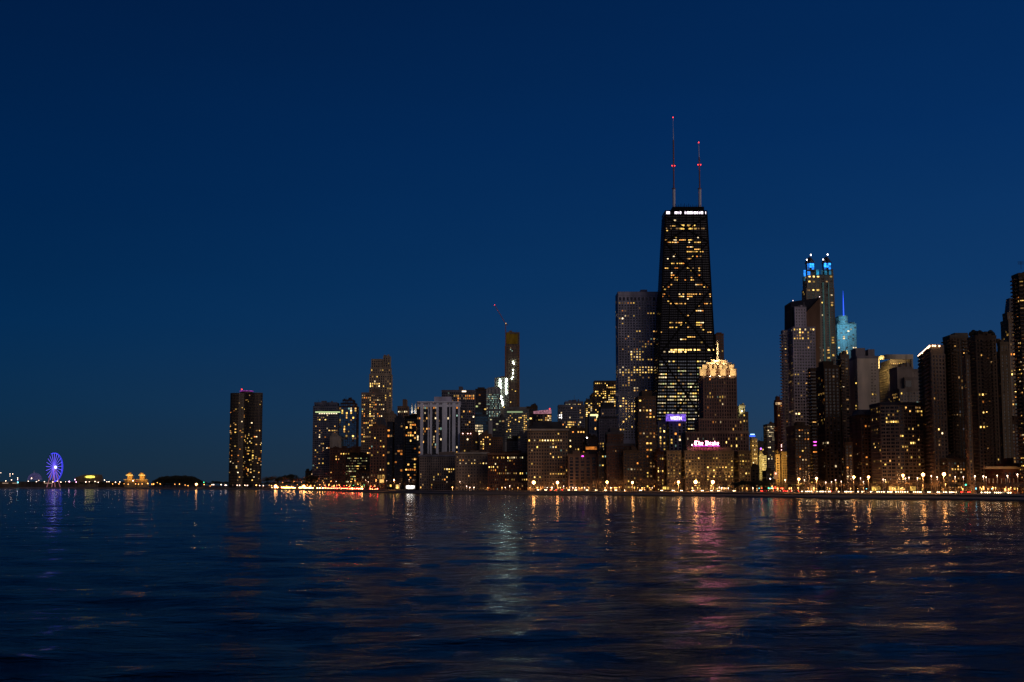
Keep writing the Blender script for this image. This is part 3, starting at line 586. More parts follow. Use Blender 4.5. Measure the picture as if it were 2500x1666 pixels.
def tapering_tower():
    Y = D(1675) + 620; dep0, dep1 = 60, 36
    root = empty('tapering_tower', gpt_at(1675, Y), 'giant black tapering skyscraper with cross bracing and twin masts, tallest in the skyline', 'skyscraper')
    yb0 = 1150
    zt, zb = Z(514, Y + 12), GZ
    xl1, xr1 = X(1624.4, 514, Y + 12), X(1725.7, 514, Y + 12)
    ztg = Z(514, Y + 12)
    # edges extrapolated to the ground from the outline in the middle of the shaft
    za = Z(1000, Y); xa_l, xa_r = X(1602.5, 1000, Y), X(1755, 1000, Y)
    k = (ztg - GZ) / (ztg - za); xl0 = xl1 + (xa_l - xl1) * k; xr0 = xr1 + (xa_r - xr1) * k
    def cs(z, g=0):
        t = (z - GZ) / (ztg - GZ); l = xl0 + (xl1 - xl0) * t - g; r = xr0 + (xr1 - xr0) * t + g; y0 = Y + 12 * t - g; y1 = Y + dep0 + (dep1 + 12 - dep0) * t + g
        return l, r, y0, y1
    P = lambda z, g=0: [(cs(z, g)[0], cs(z, g)[2], z), (cs(z, g)[1], cs(z, g)[2], z), (cs(z, g)[1], cs(z, g)[3], z), (cs(z, g)[0], cs(z, g)[3], z)]
    mb = MB(); mb.hull(P(GZ), P(ztg - 1)); mb.build('glazing', glassmat((.006, .006, .007), .14), root)
    blk = plain('black_steel', (.007, .006, .0065), .7); blk.node_tree.nodes['Principled BSDF'].inputs['Specular IOR Level'].default_value = .08
    wall = MB(); u = Y / F; zs = []; z = ztg - 11.5 * u
    while z > Z(1110, Y):
        py = pix((0, Y + 6, z))[1]; fl = (5.95 if py < 830 else 7.9) * u; zs.append((z, fl)); z -= fl
    cells = []
    for (z, fl) in zs:
        wall.hull(P(z - fl * .5, .3), P(z, .3))
        py = pix((0, Y + 6, z))[1]
        nb = 6; l, r, y0, y1 = cs(z - fl * .75)
        if 833 < py < 852 or 858 < py < 874 or 500 < py < 540: continue
        office = py > 860
        sub = 4
        row = random.choice([0, .3, .7, 1, 1.4, 2.2])
        for j in range(nb):
            bl = random.random() < ((.58 if py > 930 else .28) if office else .19 * row)
            dimrow = office and not bl
            for q in range(sub):
                f0 = (j + .06 + q * .88 / sub) / nb; f1 = (j + .06 + (q + .92) * .88 / sub) / nb
                x0 = l + (r - l) * f0; x1 = l + (r - l) * f1
                if office: key = random.choice('qqqpyg') if bl and random.random() < .9 else ('k' if random.random() < .9 else 'd')
                else:
                    if not ((bl and random.random() < .8) or random.random() < .03): continue
                    key = random.choice('wwwwooyydp')
                px = pix((x0, y0, z))[0]
                if not office and (px > 1712 or px < 1628) and random.random() < .5: continue
                if 852 <= py < 862: key = random.choice('yYp')
                cells.append((Vector(((x0 + x1) / 2, y0 - .02, z - fl * .75)), 0, (x1 - x0) * .94, fl * (.34 if office else .38), key))
    for yy, x0p, x1p, key in [(550, 1657, 1698, 'y'), (558, 1626, 1722, 'd'), (558.5, 1655, 1696, 'y'), (855.5, 1637, 1706, 'Y'), (855.5, 1728, 1742, 'Y'), (538, 1645, 1647, 'p')]:
        z = Z(yy, Y + 10); l, r, y0, y1 = cs(z); x = X(x0p, yy, y0); xe = X(x1p, yy, y0)
        while x < xe:
            ww = random.choice([1.2, 1.8, 2.6])
            if random.random() < .82: cells.append((Vector((x + ww / 2, y0 - .36, z)), 0, ww * .93, 1.6, key))
            x += ww
    # columns and diagonals
    def fp(f, z, g): l, r, y0, y1 = cs(z); return Vector((l + (r - l) * f, y0 - g, z))
    for j in range(7):
        f = j / 6; f = min(max(f, .008), .992); ww = .9 if j in (0, 6) else .62
        a, b = fp(f, GZ, .5), fp(f, ztg - 1, .5); e = Vector((ww, 0, 0)); q = Vector((0, 1.0, 0))
        wall.hull([a - e, a + e, a + e + q, a - e + q], [b - e, b + e, b + e + q, b - e + q])
    for j in range(24):
        if j % 4:
            f = j / 24; a, b = fp(f, GZ, .36), fp(f, ztg - 1, .36); e = Vector((.16, 0, 0)); q = Vector((0, .5, 0))
            wall.hull([a - e, a + e, a + e + q, a - e + q], [b - e, b + e, b + e + q, b - e + q])
    br = MB(); nodes = [1090, 866, 706, 590, 527]; nodes = [Z(y, Y + 6) for y in nodes]; nodes[0] = Z(1084, Y)
    for z0, z1 in zip(nodes, nodes[1:]):
        for f0, f1 in ((.01, .99), (.99, .01)):
            a, b = fp(f0, z0, .75), fp(f1, z1, .75); d = (b - a).normalized(); n = Vector((-d.z, 0, d.x)) * 1.0; q = Vector((0, .45, 0))
            br.hull([a - n, a - n + q, a + n + q, a + n], [b - n, b - n + q, b + n + q, b + n])
    for s_ in (0, 1):
        l0 = lambda z, side: Vector((cs(z)[0] - .2, cs(z)[2 if side == 0 else 3], z))
    br.build('cross_bracing', blk, root)
    wall.hull(P(ztg - 4 * u, .35), P(ztg, .35)); wall.hull(P(ztg - 11.5 * u, .3), P(ztg - 9.4 * u, .3))
    wall.build('wall', blk, root)
    # crown light segments
    segs = [(90, 123), (165, 173), (176, 188), (195, 220), (250, 261), (265, 347), (351, 362), (370, 405), (425, 433)]
    yb = cs(ztg - 7 * u)[2]
    cw = litmat('crown_light', (1, .86, 1), 2.6, False)
    for a, b in segs:
        mb = MB(); p = at(1600 + a / 3.484, 517, yb); q = at(1600 + b / 3.484, 523, yb); mb.box(p.x, q.x, yb - .35, yb + .1, q.z, p.z); mb.build('crown_light', cw, root)
    mb = MB(); pl = [(X(1642, 510, Y + 22), Y + 22), (X(1719, 510, Y + 22), Y + 22), (X(1719, 510, Y + 22), Y + 40), (X(1642, 510, Y + 22), Y + 40)]
    mb.prism(pl, ztg - 1, Z(505, Y + 22))
    for i in range(14):
        x = X(1648 + i * 4.8 + random.uniform(-1, 1), 505, Y + 24); mb.bar((x, Y + 24, Z(505, Y + 24)), (x, Y + 24, Z(505 - random.uniform(2, 8), Y + 24)), .25, 4)
    mb.build('roof', blk, root)
    white = plain('mast_white', (.60, .58, .62), .5); dark = plain('mast_dark', (.22, .10, .10), .6); redl = litmat('red_beacon', (1, .03, .02), 6, False)
    for (x, ytop, yth, ymid, tops, reds) in ((1644.5, 313, 461, 342, 1643.4, (405,)), (1707.8, 348, 461, 384, 1705.7, (402.5,))):
        Ym = Y + 30; mast = MB(); mast.bar(at(x + .9, 508, Ym), at(x + .6, yth, Ym), 3.7 * u, 10); m0 = mast.build('mast_base', white, root)
        mast = MB(); mast.bar(at(x + .6, yth, Ym), at((x + tops) / 2, ymid, Ym), 1.75 * u, 8); mast.bar(at(x + .3, yth - 1, Ym), at(x + .3, yth + 1.5, Ym), 4.6 * u, 8)
        for k in range(5): yy = yth - 8 - k * (yth - ymid) / 5; mast.bar(at(x, yy, Ym), at(x, yy - 2, Ym), 1.9 * u, 6)
        mast.build('mast', dark, root)
        mast = MB(); mast.bar(at((x + tops) / 2, ymid, Ym), at(tops, ytop, Ym), 1.15 * u, 6, .7 * u)
        if x < 1700: mast.bar(at(tops, ytop, Ym), at(1643.2, 288, Ym), .4 * u, 5)
        mast.build('mast_tip', white, root)
        for ry in reds:
            for dx in (-3, 3.2): b = MB(); b.ball(at(x - .6 + dx, ry, Ym - 3), 1.3 * u); b.build('beacon', redl, root)
        b = MB(); b.ball(at(tops if x > 1700 else 1643.2, ytop if x > 1700 else 287, Ym - 1), 1.25 * u); b.build('beacon', redl, root)
    fc = Facade(root); fc.cells = cells; fc.finish(blk, blk)
tapering_tower()
B('plain brown tower corner peeking out right of the black tapering tower', [(1745, 1762, 812, 816, 5, BX), (1740, 1766, 815, None)], 780, (.16, .09, .075), p=.02, yv=880, pier=.3)

def palm(root, Y, fc):
    st2 = wallmat((.62, .55, .42)); u = Y / F
    # crown tiers of pale stone blocks, floodlit from their ledges
    def blocks(xs, y0, y1, Yf, name):
        for a, b in xs:
            mb = MB(); p = at(a, y0, Yf); q = at(b, y1, Yf); mb.box(p.x, q.x, Yf - 1.2, Yf + 6, q.z, p.z); mb.build(name, st2, root)
            c = at((a + b) / 2, y1 + .5, Yf - 5); c.y -= 9; flood(root, c + Vector((0, 0, 1)), 11000 if y1 > 910 else 7000, (1, .66, .34), .1, 46 if y1 > 910 else 34, Vector((c.x, c.y + 14, c.z + (y1 - y0) * .55 * u)))
    blocks([(1708, 1723.5), (1733.5, 1747), (1757.5, 1771), (1782, 1796)], 901.5, 918, Y - .3, 'crown_block')
    blocks_gap = MB()
    for a, b in [(1723.5, 1733.5), (1747, 1757.5), (1771, 1782)]: p, q = at(a, 901.5, Y), at(b, 918, Y); blocks_gap.box(p.x, q.x, Y - .75, Y + 3, q.z, p.z)
    for a, b in [(1725.5, 1730.5), (1738, 1742.5), (1750, 1754.5), (1762.5, 1766), (1774.5, 1779)]: p, q = at(a, 891, Y), at(b, 900.5, Y); blocks_gap.box(p.x, q.x, Y + 4.6, Y + 8, q.z, p.z)
    blocks_gap.build('shaded_brick_bay', wallmat((.055, .02, .012)), root)  # bay brick coloured near black, the shade of the recess put into it
    blocks([(1714, 1725.5), (1730.5, 1738), (1742.5, 1750), (1754.5, 1762.5), (1766, 1774.5), (1779, 1791.5)], 891, 900.5, Y + 5, 'upper_crown_block')
    mb = MB(); p = at(1734, 880, Y + 14); q = at(1773, 888, Y + 14); mb.box(p.x, q.x, Y + 10, Y + 24, q.z, p.z); p = at(1722, 886, Y + 12); q = at(1785, 891, Y + 12); mb.box(p.x, q.x, Y + 9, Y + 26, q.z, p.z); mb.build('crown_cap', st2, root)
    for x in (1738, 1752, 1768): flood(root, at(x, 888.5, Y + 4), 3500, (1, .66, .36), .4, 90)
    mb = MB(); p = at(1752.3, 881, Y + 17); mb.cyl((p.x, p.y), 3.0 * u, p.z, Z(860, Y + 17), 10, 2.4 * u); mb.cyl((p.x, p.y), 2.2 * u, Z(860, Y + 17), Z(842, Y + 17), 10, 1.8 * u)
    mb.cyl((p.x, p.y), 3.2 * u, Z(842, Y + 17), Z(839, Y + 17), 10); mb.cyl((p.x, p.y), 1.8 * u, Z(839, Y + 17), Z(834, Y + 17), 8, 1.2 * u); mb.build('beacon_tower', st2, root)
    for y in (879, 868, 856, 846): flood(root, at(1749, y, Y + 4), 9000, (1, .76, .50), .3, 70, at(1752.3, y - 4, Y + 17))
B('stepped art deco tower with a dazzling floodlit cream crown and spire', [(1714, 1791, 890, 902, 6, dict(p=0)), (1707, 1796, 901, 1023, 0), (1697, 1811, 1023, 1056, -3), (1666, 1826, 1055, None, -6)], 260, (.20, .145, .125), name='art_deco_tower', pier=.5, sp=.3, fl=8.7, bay=6.2, p=.05, yv=1100, pd=.8, par=.8, rects=[(1756, 968, 1770, 984, .7, 'yellow'), (1737, 1026, 1760, 1032, .7, 'home'), (1770, 1030, 1800, 1090, .25, 'yellow')], extra=palm, roofm=wallmat((.3, .24, .18)), run=1.3)

TXT = {}
def text(body, px0, px1, py, h, Y, mat, root, name, wscale=1):
    cu = bpy.data.curves.new('lettering', 'FONT'); cu.body = body; cu.size = 1; cu.extrude = .08; cu.offset = .015; cu.align_x = 'CENTER'; cu.align_y = 'CENTER'
    o = bpy.data.objects.new('lettering', cu); C.objects.link(o); dg = bpy.context.evaluated_depsgraph_get(); me = bpy.data.meshes.new_from_object(o.evaluated_get(dg)); bpy.data.objects.remove(o)
    me.materials.clear(); me.materials.append(mat)
    xs = [v.co.x for v in me.vertices]; ys = [v.co.y for v in me.vertices]; wd = max(xs) - min(xs); hh = max(ys) - min(ys); cx = (max(xs) + min(xs)) / 2; cy = (max(ys) + min(ys)) / 2
    p = at((px0 + px1) / 2, py, Y); W = (px1 - px0) * Y / F; H = h * Y / F
    for v in me.vertices:
        x, y, z = v.co; v.co = ((x - cx) / wd * W, -z * 3, (y - cy) / hh * H)
    t = link(name, me); t.parent = root; t.location = p - Vector(root.location); return t
def ex(root, Y, fc):
    Ys = Y - 1; n = 10; mb = MB(); lo = []; hi = []
    for i in range(n + 1):
        px = 1626 + 48.5 * i / n; t = i / n * 2 - 1; y = Ys - 5 * (1 - t * t); lo.append(at(px, 1028.6, y)); hi.append(at(px, 1011.5, y))
    q = Vector((0, .8, 0))
    for i in range(n): mb.hull([lo[i], lo[i + 1], lo[i + 1] + q, lo[i] + q], [hi[i], hi[i + 1], hi[i + 1] + q, hi[i] + q])
    mb.build('sign_panel', litmat('violet_sign', (.25, .12, .85), .55, True), root)
    text('WESTIN', 1636.5, 1664, 1021.5, 8.5, Ys - 6.5, litmat('sign_white', (.95, .85, 1), 2.2, False), root, 'sign_lettering')
B('grey hotel slab with a purple illuminated name sign along its top', [(1600, 1626, 1030, None, 2), (1626, 1674, 1028.7, None, 0), (1628, 1672, 1011, 1029, 1, dict(p=0))], 330, (.14, .14, .17), name='hotel_slab', p=.04, pier=.5, sp=.3, fl=7.3, bay=9, yv=1110, rects=[(1600, 1032, 1645, 1100, .6, 'yellow'), (1600, 1098, 1620, 1104, .9, 'home'), (1655, 1060, 1680, 1100, .35, 'home')], extra=ex, run=1.1)
B('narrow dark red building wedged left of the wide uplit hotel', [(1598, 1620, 1103, None)], 112, (.10, .045, .035), name='brick_building', p=.35, pal='yellow', fl=7.5, bay=6, pier=.4, sp=.35, run=1)

def gothic(root, Y, px0, px1, ytop, ybase, mat):
    """blackletter strokes as broad slanted bars"""
    G = {'T': (1.25, [[(.1, .95), (.5, 1), (1.1, .95)], [(.45, .95), (.15, .6), (.15, .3), (.45, 0), (.9, .15)], [(.65, .9), (.65, .15)]]),
         'h': (.8, [[(.15, 1), (.15, 0)], [(.15, .6), (.45, .7), (.6, .5), (.6, .1), (.45, -.05)]]),
         'e': (.72, [[(.5, .08), (.25, 0), (.1, .2), (.1, .5), (.35, .68), (.55, .5), (.15, .3)]]),
         ' ': (.45, []),
         'D': (1.25, [[(.05, .95), (.5, 1), (.95, .85), (1.05, .5), (.9, .12), (.5, 0), (.05, .03)], [(.3, .95), (.3, .05)], [(.55, .85), (.55, .2)]]),
         'r': (.62, [[(.15, .68), (.15, 0)], [(.15, .55), (.35, .7), (.5, .62)]]),
         'a': (.78, [[(.12, .62), (.4, .68), (.55, .5), (.55, .05), (.68, 0)], [(.55, .38), (.2, .32), (.12, .12), (.3, 0), (.55, .15)]]),
         'k': (.76, [[(.15, 1), (.15, 0)], [(.15, .4), (.4, .68), (.55, .6)], [(.25, .45), (.55, .02)]])}
    wds = sum(G[c][0] for c in 'The Drake'); sx = (px1 - px0) / wds; H = ybase - ytop; x = px0; u = Y / F
    for c in 'The Drake':
        w_, st_ = G[c]
        if st_:
            mb = MB()
            for s_ in st_:
                for a, b in zip(s_, s_[1:]):
                    mb.bar(at(x + a[0] * sx, ybase - a[1] * H, Y), at(x + b[0] * sx, ybase - b[1] * H, Y), .66 * u, 4)
            mb.build('sign_letter', mat, root)
        x += w_ * sx
def ex(root, Y, fc):
    gothic(root, Y + 4, 1694.5, 1756, 1077.5, 1087, litmat('neon_letters', (1, .27, .38), 15, False, True))
    fr = MB(); fr.box(X(1693, 1088, Y + 5), X(1757, 1088, Y + 5), Y + 4.9, Y + 5.3, Z(1090.5, Y + 5), Z(1089.6, Y + 5))
    for i in range(9): p = at(1696 + i * 7.4, 1091, Y + 5.6); fr.bar(p, p + Vector((0, 0, 12 * Y / F)), .12, 4); fr.bar(p, at(1696 + i * 7.4, 1101, Y + 5.6), .15, 4)
    fr.build('sign_frame', plain('sign_steel', (.05, .04, .045)), root)
    for x in (1702, 1718, 1734, 1750): flood(root, at(x, 1083, Y - 2), 1400, (1, .05, .6), .3)  # floods added to spread a magenta glow around the sign
    nt_ = MB(); nt_.bar(at(1693, 1089.3, Y + 3.6), at(1757, 1089.3, Y + 3.6), .32, 6); nt_.build('halo_tube', litmat('magenta_halo', (.75, .03, .65), 1.6, False), root)  # tube added under the letters to give the sign its magenta halo
    for x in (1665, 1677.5, 1691, 1704.5, 1731.5, 1745.5, 1772.5, 1785): flood(root, at(x, 1168.5, Y - 1.8), 1900, (1, .66, .26), .15, 50, at(x, 1120, Y - .2))
    mb = MB(); p = at(1689.5, 1087, Y + 3); mb.ball(p, 1.6 * Y / F); mb.build('roof_lamp', litmat('white_lamp', (1, .9, .9), 9, False), root)
    mb = MB(); a = at(1640, 1167.5, Y); b = at(1815, 1169.5, Y); mb.box(a.x, b.x, Y - 1.5, Y + .1, b.z, a.z); a = at(1620, 1121, Y); b = at(1831, 1122.5, Y); mb.box(a.x, b.x, Y - .9, Y + .1, b.z, a.z); mb.build('string_course', wallmat((.36, .28, .2)), root)
B('wide stone hotel with pink gothic rooftop sign reading The Drake and uplit facade', [(1668, 1785, 1094, 1102, 8, dict(p=.15)), (1662, 1790, 1101, None, 0), (1619, 1662, 1101, None, 5), (1790, 1831, 1101, None, 2, dict(p=.25))], 128, (.40, .30, .21), px=1655, name='grand_hotel', cat='hotel', pier=.52, sp=.5, fl=7.4, bay=7.3, p=.34, pal='yellow', extra=ex, run=1.1, rects=[(1620, 1140, 1662, 1156, .4, 'yellow')])
def ex(root, Y, fc): 
    mb = MB(); mb.ball(at(1811, 1004, Y - 1), 1.2 * Y / F); mb.build('roof_lamp', litmat('white_lamp', (1, .9, .9), 9, False), root); flood(root, at(1806, 1003, Y - 6), 9000, (.9, 1, .6), 1)
B('slender cream tower with a softly lit top right of the floodlit art deco tower', [(1798, 1818, 991, 1008, 5, dict(p=0)), (1797, 1826, 1006, None)], 600, (.36, .27, .19), p=.05, yv=1105, pier=.45, sp=.3, extra=ex, rects=[(1797, 1040, 1826, 1056, .3, 'home')])
def ex(root, Y, fc):
    add_bar_box(fc, root, 'blue_sign', 1832, 1842, 1060, 1062, Y - .6, .4, litmat('blue_sign_pale', (.3, .6, 1), 3.5, False)); add_bar_box(fc, root, 'blue_sign', 1830, 1844, 1063.5, 1066.5, Y - .6, .4, litmat('blue_sign', (.03, .12, 1), 1.8, False))
    for y in (1178, 1150, 1120): flood(root, at(1838, y, Y - 25), 9000, (1, .66, .22), 2)
B('tan floodlit tower with a small blue sign on top, at the end of the avenue', [(1832, 1843, 1066, 1072, 2, dict(p=0)), (1831, 1848, 1071, None)], 700, (.42, .33, .20), p=.3, pal='bright', fl=5.2, bay=3.6, pier=.45, sp=.35, extra=ex, yv=1185)
def ex(root, Y, fc):
    mb = MB(); p = at(1857.5, 1110, Y + 6); u = Y / F; mb.cyl((p.x, p.y), 6.2 * u, Z(1110, Y + 6), Z(1101, Y + 6), 4, 2 * u); mb.build('gold_roof', plain('gold_tile', (.8, .5, .06), .35, .3), root)
    mb = MB(); mb.ball(at(1857.5, 1096, Y + 6), 2.2 * u); mb.build('violet_beacon', litmat('violet_beacon', (.45, .1, 1), 5, False), root)
    for y in (1180, 1160, 1140, 1120, 1104): flood(root, at(1858, y, Y - 22), 9000, (1, .80, .36), 2)
B('pale floodlit tower capped by a golden pyramid and a violet light', [(1852, 1863, 1109, None, 0), (1858, 1870, 1113, None, -4)], 800, (.55, .48, .32), name='gold_capped_tower', cat='tower', p=.1, fl=5, bay=3.4, pier=.55, sp=.45, extra=ex, yv=1185)
B('office tower with densely lit white upper floors above the avenue', [(1864, 1892, 1036, None)], 950, (.22, .17, .15), name='office_tower', p=.15, fl=4.6, bay=3.4, pier=.3, sp=.4, pal='p', yv=1180, rects=[(1866, 1041, 1890, 1044, 1, 'p'), (1866, 1044, 1892, 1078, .5, 'p'), (1866, 1100, 1892, 1120, .4, 'yellow')])
B('distant dark block with three upright yellow lights', [(1844, 1866, 1080, None)], 1000, (.12, .10, .09), name='office_block', p=.15, yv=1120, pal='yellow', fl=9)
def ex(root, Y, fc):
    add_bar_box(fc, root, 'glowing_cap', 1893.5, 1908, 983, 988.5, Y - .4, .5, litmat('cap_light', (1, .62, .30), 2.4)); mb = MB(); p = at(1896.5, 975, Y + 4); mb.bar(p, at(1896.5, 966, Y + 4), .8, 5, .2); mb.build('spire', wallmat(DK), root)
    for i, c in enumerate((1087, 1091, 1099)): 
        mb = MB(); mb.ball(at(1908, c, Y - 1), 1.1 * Y / F); mb.build('facade_lamp', litmat('pink_lamp', (1, .55, .5), 5, False), root)
B('slim red brown tower with a white glowing cap', [(1891, 1909, 977, 983, 2, dict(p=0)), (1890, 1910, 982, None)], 330, (.17, .065, .045), p=.03, fl=6, bay=5, extra=ex, yv=1185, rects=[(1890, 1045, 1908, 1052, .9, 'bright')])
def ex(root, Y, fc):
    for x, y in ((1894, 1112), (1894, 1140), (1894, 1165), (1905, 1120), (1905, 1150), (1905, 1175)): flood(root, at(x, y, Y - 10), 2600, (1, .62, .20), 1)
    add_bar_box(fc, root, 'red_sign', 1889, 1899, 1152, 1170, Y - .6, .5, litmat('red_sign', (.45, .012, .01), .25, False)); add_bar_box(fc, root, 'red_sign_lamp', 1892, 1895.5, 1154.5, 1158.5, Y - 1.2, .3, litmat('red_sign_lamp', (1, .3, .2), 4, False))
B('low golden floodlit stone block with a red sign at the avenue corner', [(1892, 1902, 1110, None), (1900, 1932, 1104, None, 2)], 170, (.38, .27, .15), name='stone_block', p=.05, fl=6, bay=5, pier=.55, sp=.4, extra=ex)

# --- three-step tower, twin crowned tower, teal tower
def ex(root, Y, fc):
    mb = MB(); Yk = Y + 6
    def wedge(pxs, y_l, y_r, yb, Yf, dep, m, nm):
        a, b = pxs; l0, r0 = at(a, yb, Yf), at(b, yb, Yf); l1, r1 = at(a, y_l, Yf), at(b, y_r, Yf); q = Vector((0, dep, 0)); m_ = MB()
        m_.face([l0, r0, r1, l1]); m_.face([r0 + q, l0 + q, l1 + q, r1 + q]); m_.face([l1, r1, r1 + q, l1 + q]); m_.face([r0, r0 + q, r1 + q, r1]); m_.face([l0 + q, l0, l1, l1 + q]); m_.face([l0 + q, r0 + q, r0, l0])
        m_.build(nm, m, root)
    wedge((1931, 2002), 737, 727, 800, Y + 8, 25, plain('slate_blue', (.010, .012, .026), .9), 'sloped_roof')
    m_ = MB(); a, b, c, d = at(1967.5, 764, Y + 5), at(2002, 727.5, Y + 5), at(2002, 900, Y + 5), at(1967.5, 900, Y + 5); q = Vector((0, 6, 0)); m_.hull([d, c, c + q, d + q], [a, b, b + q, a + q]); m_.build('side_wall', wallmat((.20, .125, .10)), root)
    for x, y in ((1936, 734.5), (2001, 725)):
        mb = MB(); mb.ball(at(x, y, Y + 4), .9 * Y / F); mb.build('roof_lamp', litmat('tiny_lamp', (1, .8, .8), 4, False), root)
B('tall white and brown stepped tower with a steep dark sloping roof', [(1939, 1967, 750, 800, 5, dict(p=0, pier=.6, sp=.5, par=.5, depth=2.5)), (1922, 1989, 799, None, 0, dict(par=.2)), (1908, 1921.5, 807, None, 8, dict(bal=[(.1, .9)], sp=.3, pier=.6, rects=[(1908, 835, 1922, 856, .8, 'yellow'), (1908, 866, 1922, 890, .4, 'orange'), (1908, 1045, 1922, 1180, .3, 'yellow')]))], 190, (.40, .36, .40), p=.035, fl=7.4, bay=7.0, pier=.36, sp=.38, pal='home', run=3.5, rects=[(1933, 799, 1988, 808, .85, 'bright'), (1936, 811, 1974, 832, .6, 'yellow'), (1964, 847, 1984, 853, .8, 'orange'), (1924, 911, 1957, 918, .9, 'yellow'), (1926, 932, 1955, 939, .7, 'yellow'), (1926, 1004, 1962, 1011, .9, 'bright')], extra=ex, depth=22)
def turret(root, Y, a, b, ytop, yg0, yg1):
    u = Y / F; cx = (a + b) / 2; Yf = Y - 1; p = at(cx, yg1, Yf); hw = (b - a) / 2 * u
    mb = MB(); mb.box(p.x - hw, p.x + hw, Yf, Yf + 2 * hw, Z(yg1 + 3, Yf), Z(yg1, Yf)); mb.box(p.x - hw * 1.1, p.x + hw * 1.1, Yf - .3, Yf + 2.2 * hw, Z(yg0, Yf), Z(yg0 - 1.5, Yf)); mb.build('turret_frame', wallmat((.12, .11, .11)), root)
    for i in range(3):
        for j in range(3):
            m_ = MB(); x0 = p.x - hw * .88 + i * hw * .6; z1 = Z(yg0 + .6, Yf); z0 = Z(yg1, Yf); h = (z1 - z0) / 3
            if i == 1 and j == 0: continue
            m_.box(x0, x0 + hw * .54, Yf + .1, Yf + .5, z0 + j * h, z0 + j * h + h * .88); m_.build('turret_pane', litmat('turret_glow', (.015, .26, 1), 2.0), root)
    m_ = MB(); m_.box(p.x - hw * .9, p.x + hw * .9, Yf + .55, Yf + 2 * hw, Z(yg1, Yf), Z(yg0, Yf)); m_.build('turret_core', plain('turret_core', (.02, .03, .05)), root)
    m_ = MB(); m_.cyl((p.x, Yf + hw), hw * 1.35, Z(yg0 - 1.5, Yf), Z(ytop + 2, Yf), 4, hw * .35); m_.build('turret_roof', plain('slate_dark', (.03, .03, .035), .5), root)
    m_ = MB(); c = at(cx, ytop - 2, Yf + hw); m_.ball(c, 1.45 * u, 8, 5, 1.5); m_.build('lantern', litmat('lantern', (1, .92, .85), 9, False), root)
def ex(root, Y, fc):
    turret(root, Y, 1970, 1989, 625, 642, 658.5); turret(root, Y, 2011, 2030, 624, 641.5, 658)
    tl = litmat('turret_teal', (.01, .30, .55), .5)
    for (a, b, y0, y1, m_) in ((1962, 1967, 660, 675, 'turret_glow'), (1971, 1978, 663, 672, 'turret_glow'), (1993, 1999, 659, 672, None), (2013, 2019, 659, 671, None), (2024, 2029, 660, 671, None), (1962, 1966, 677, 686, None), (2004, 2009, 660, 671, None)):
        add_bar_box(fc, root, 'lit_bay', a, b, y0, y1, Y - .5, .4, tl if m_ is None else litmat('turret_glow', (.015, .26, 1), 2.0))
    for x, y in ((2009.5, 634), (1970, 634.5)):
        mb = MB(); mb.ball(at(x, y, Y - 3), 1.4 * Y / F); mb.build('roof_lamp', litmat('white_lamp', (1, .9, .9), 9, False), root)
    mb = MB()
    for x in (2007.5, 2021.5): p = at(x, 690, Y - .4); mb.box(p.x, p.x + 4 * Y / F * (1 if x < 2010 else .6), Y - .5, Y + .1, Z(885, Y), Z(690, Y))
    mb.build('green_glass_strip', glassmat((.05, .15, .14), .25, .6), root)
B('tall grey tower crowned by two blue glowing turrets with bright lanterns', [(1966, 1992, 659, 672, 3, dict(p=0)), (2005, 2033, 658, 672, 3, dict(p=0)), (1960, 2034, 671, 705, 1), (1958, 2036, 704, None, 0)], 520, (.26, .24, .22), name='twin_turret_tower', cat='skyscraper', p=.05, fl=6.2, bay=10.5, pier=.38, sp=.3, yv=890, depth=20, glass=glassmat((.02, .045, .045), .2, .3), par=.3, run=1.4, rects=[(1970, 673, 2001, 679, .9, 'Y'), (1972, 682, 2030, 688, .7, 'yellow'), (1970, 706, 2004, 712, .9, 'yellow'), (2003, 738, 2033, 744, .8, 'home'), (2005, 812, 2036, 885, .35, 'yellow'), (1990, 760, 2040, 812, .08, 'pale')], extra=ex)
def ex(root, Y, fc):
    u = Y / F; p = at(2059.7, 772, Y + 10); mb = MB(); mb.cyl((p.x, p.y), 1.5 * u, p.z, Z(758, Y + 10), 8, 1.2 * u); mb.cyl((p.x, p.y), 1.3 * u, Z(758, Y + 10), Z(735, Y + 10), 8, .9 * u); mb.cyl((p.x, p.y), .85 * u, Z(735, Y + 10), Z(710, Y + 10), 6, .15 * u)
    mb.build('spire', litmat('blue_spire', (.02, .08, 1), 2.0, False), root)
    for i in range(5): flood(root, at(2078, 800 + i * 16, Y - 110), 110000, (.45, .82, 1), 5, 50)  # floods added in mid-air ahead of the tower to brighten its glass
B('distant slender teal glass tower with a thin glowing blue spire', [(2048, 2069, 772, 792, 0, dict(p=0, poly=arc(2048, 2069, 7, depth=30))), (2071, 2087, 787, 794, 8, BX), (2044, 2090, 791, None, 2, dict(poly=arc(2044, 2090, 5, depth=30)))], 1500, (.16, .30, .34), name='glass_tower', glass=TEAL, p=.0, fl=4.5, bay=5, pier=.05, sp=.22, yv=880, rects=[(2056, 820, 2064, 828, .9, 'Y'), (2056, 838, 2064, 843, .9, 'Y'), (2048, 846, 2054, 850, .6, 'p'), (2068, 800, 2082, 810, .3, 'p'), (2052, 856, 2068, 864, .9, 'Y'), (2076, 846, 2090, 852, .5, 'p')], extra=ex, px=2066)
def ex(root, Y, fc):
    mb = MB(); mb.ball(at(2039.5, 886.5, Y - 1), 1.5 * Y / F); mb.build('warning_light', litmat('red_beacon', (1, .03, .02), 6, False), root)
    mb = MB(); a = at(1991, 892.6, Y); b = at(2046, 893.4, Y); mb.box(a.x, b.x, Y - .9, Y + .1, b.z, a.z); mb.build('roof_rail', wallmat((.3, .3, .3)), root)
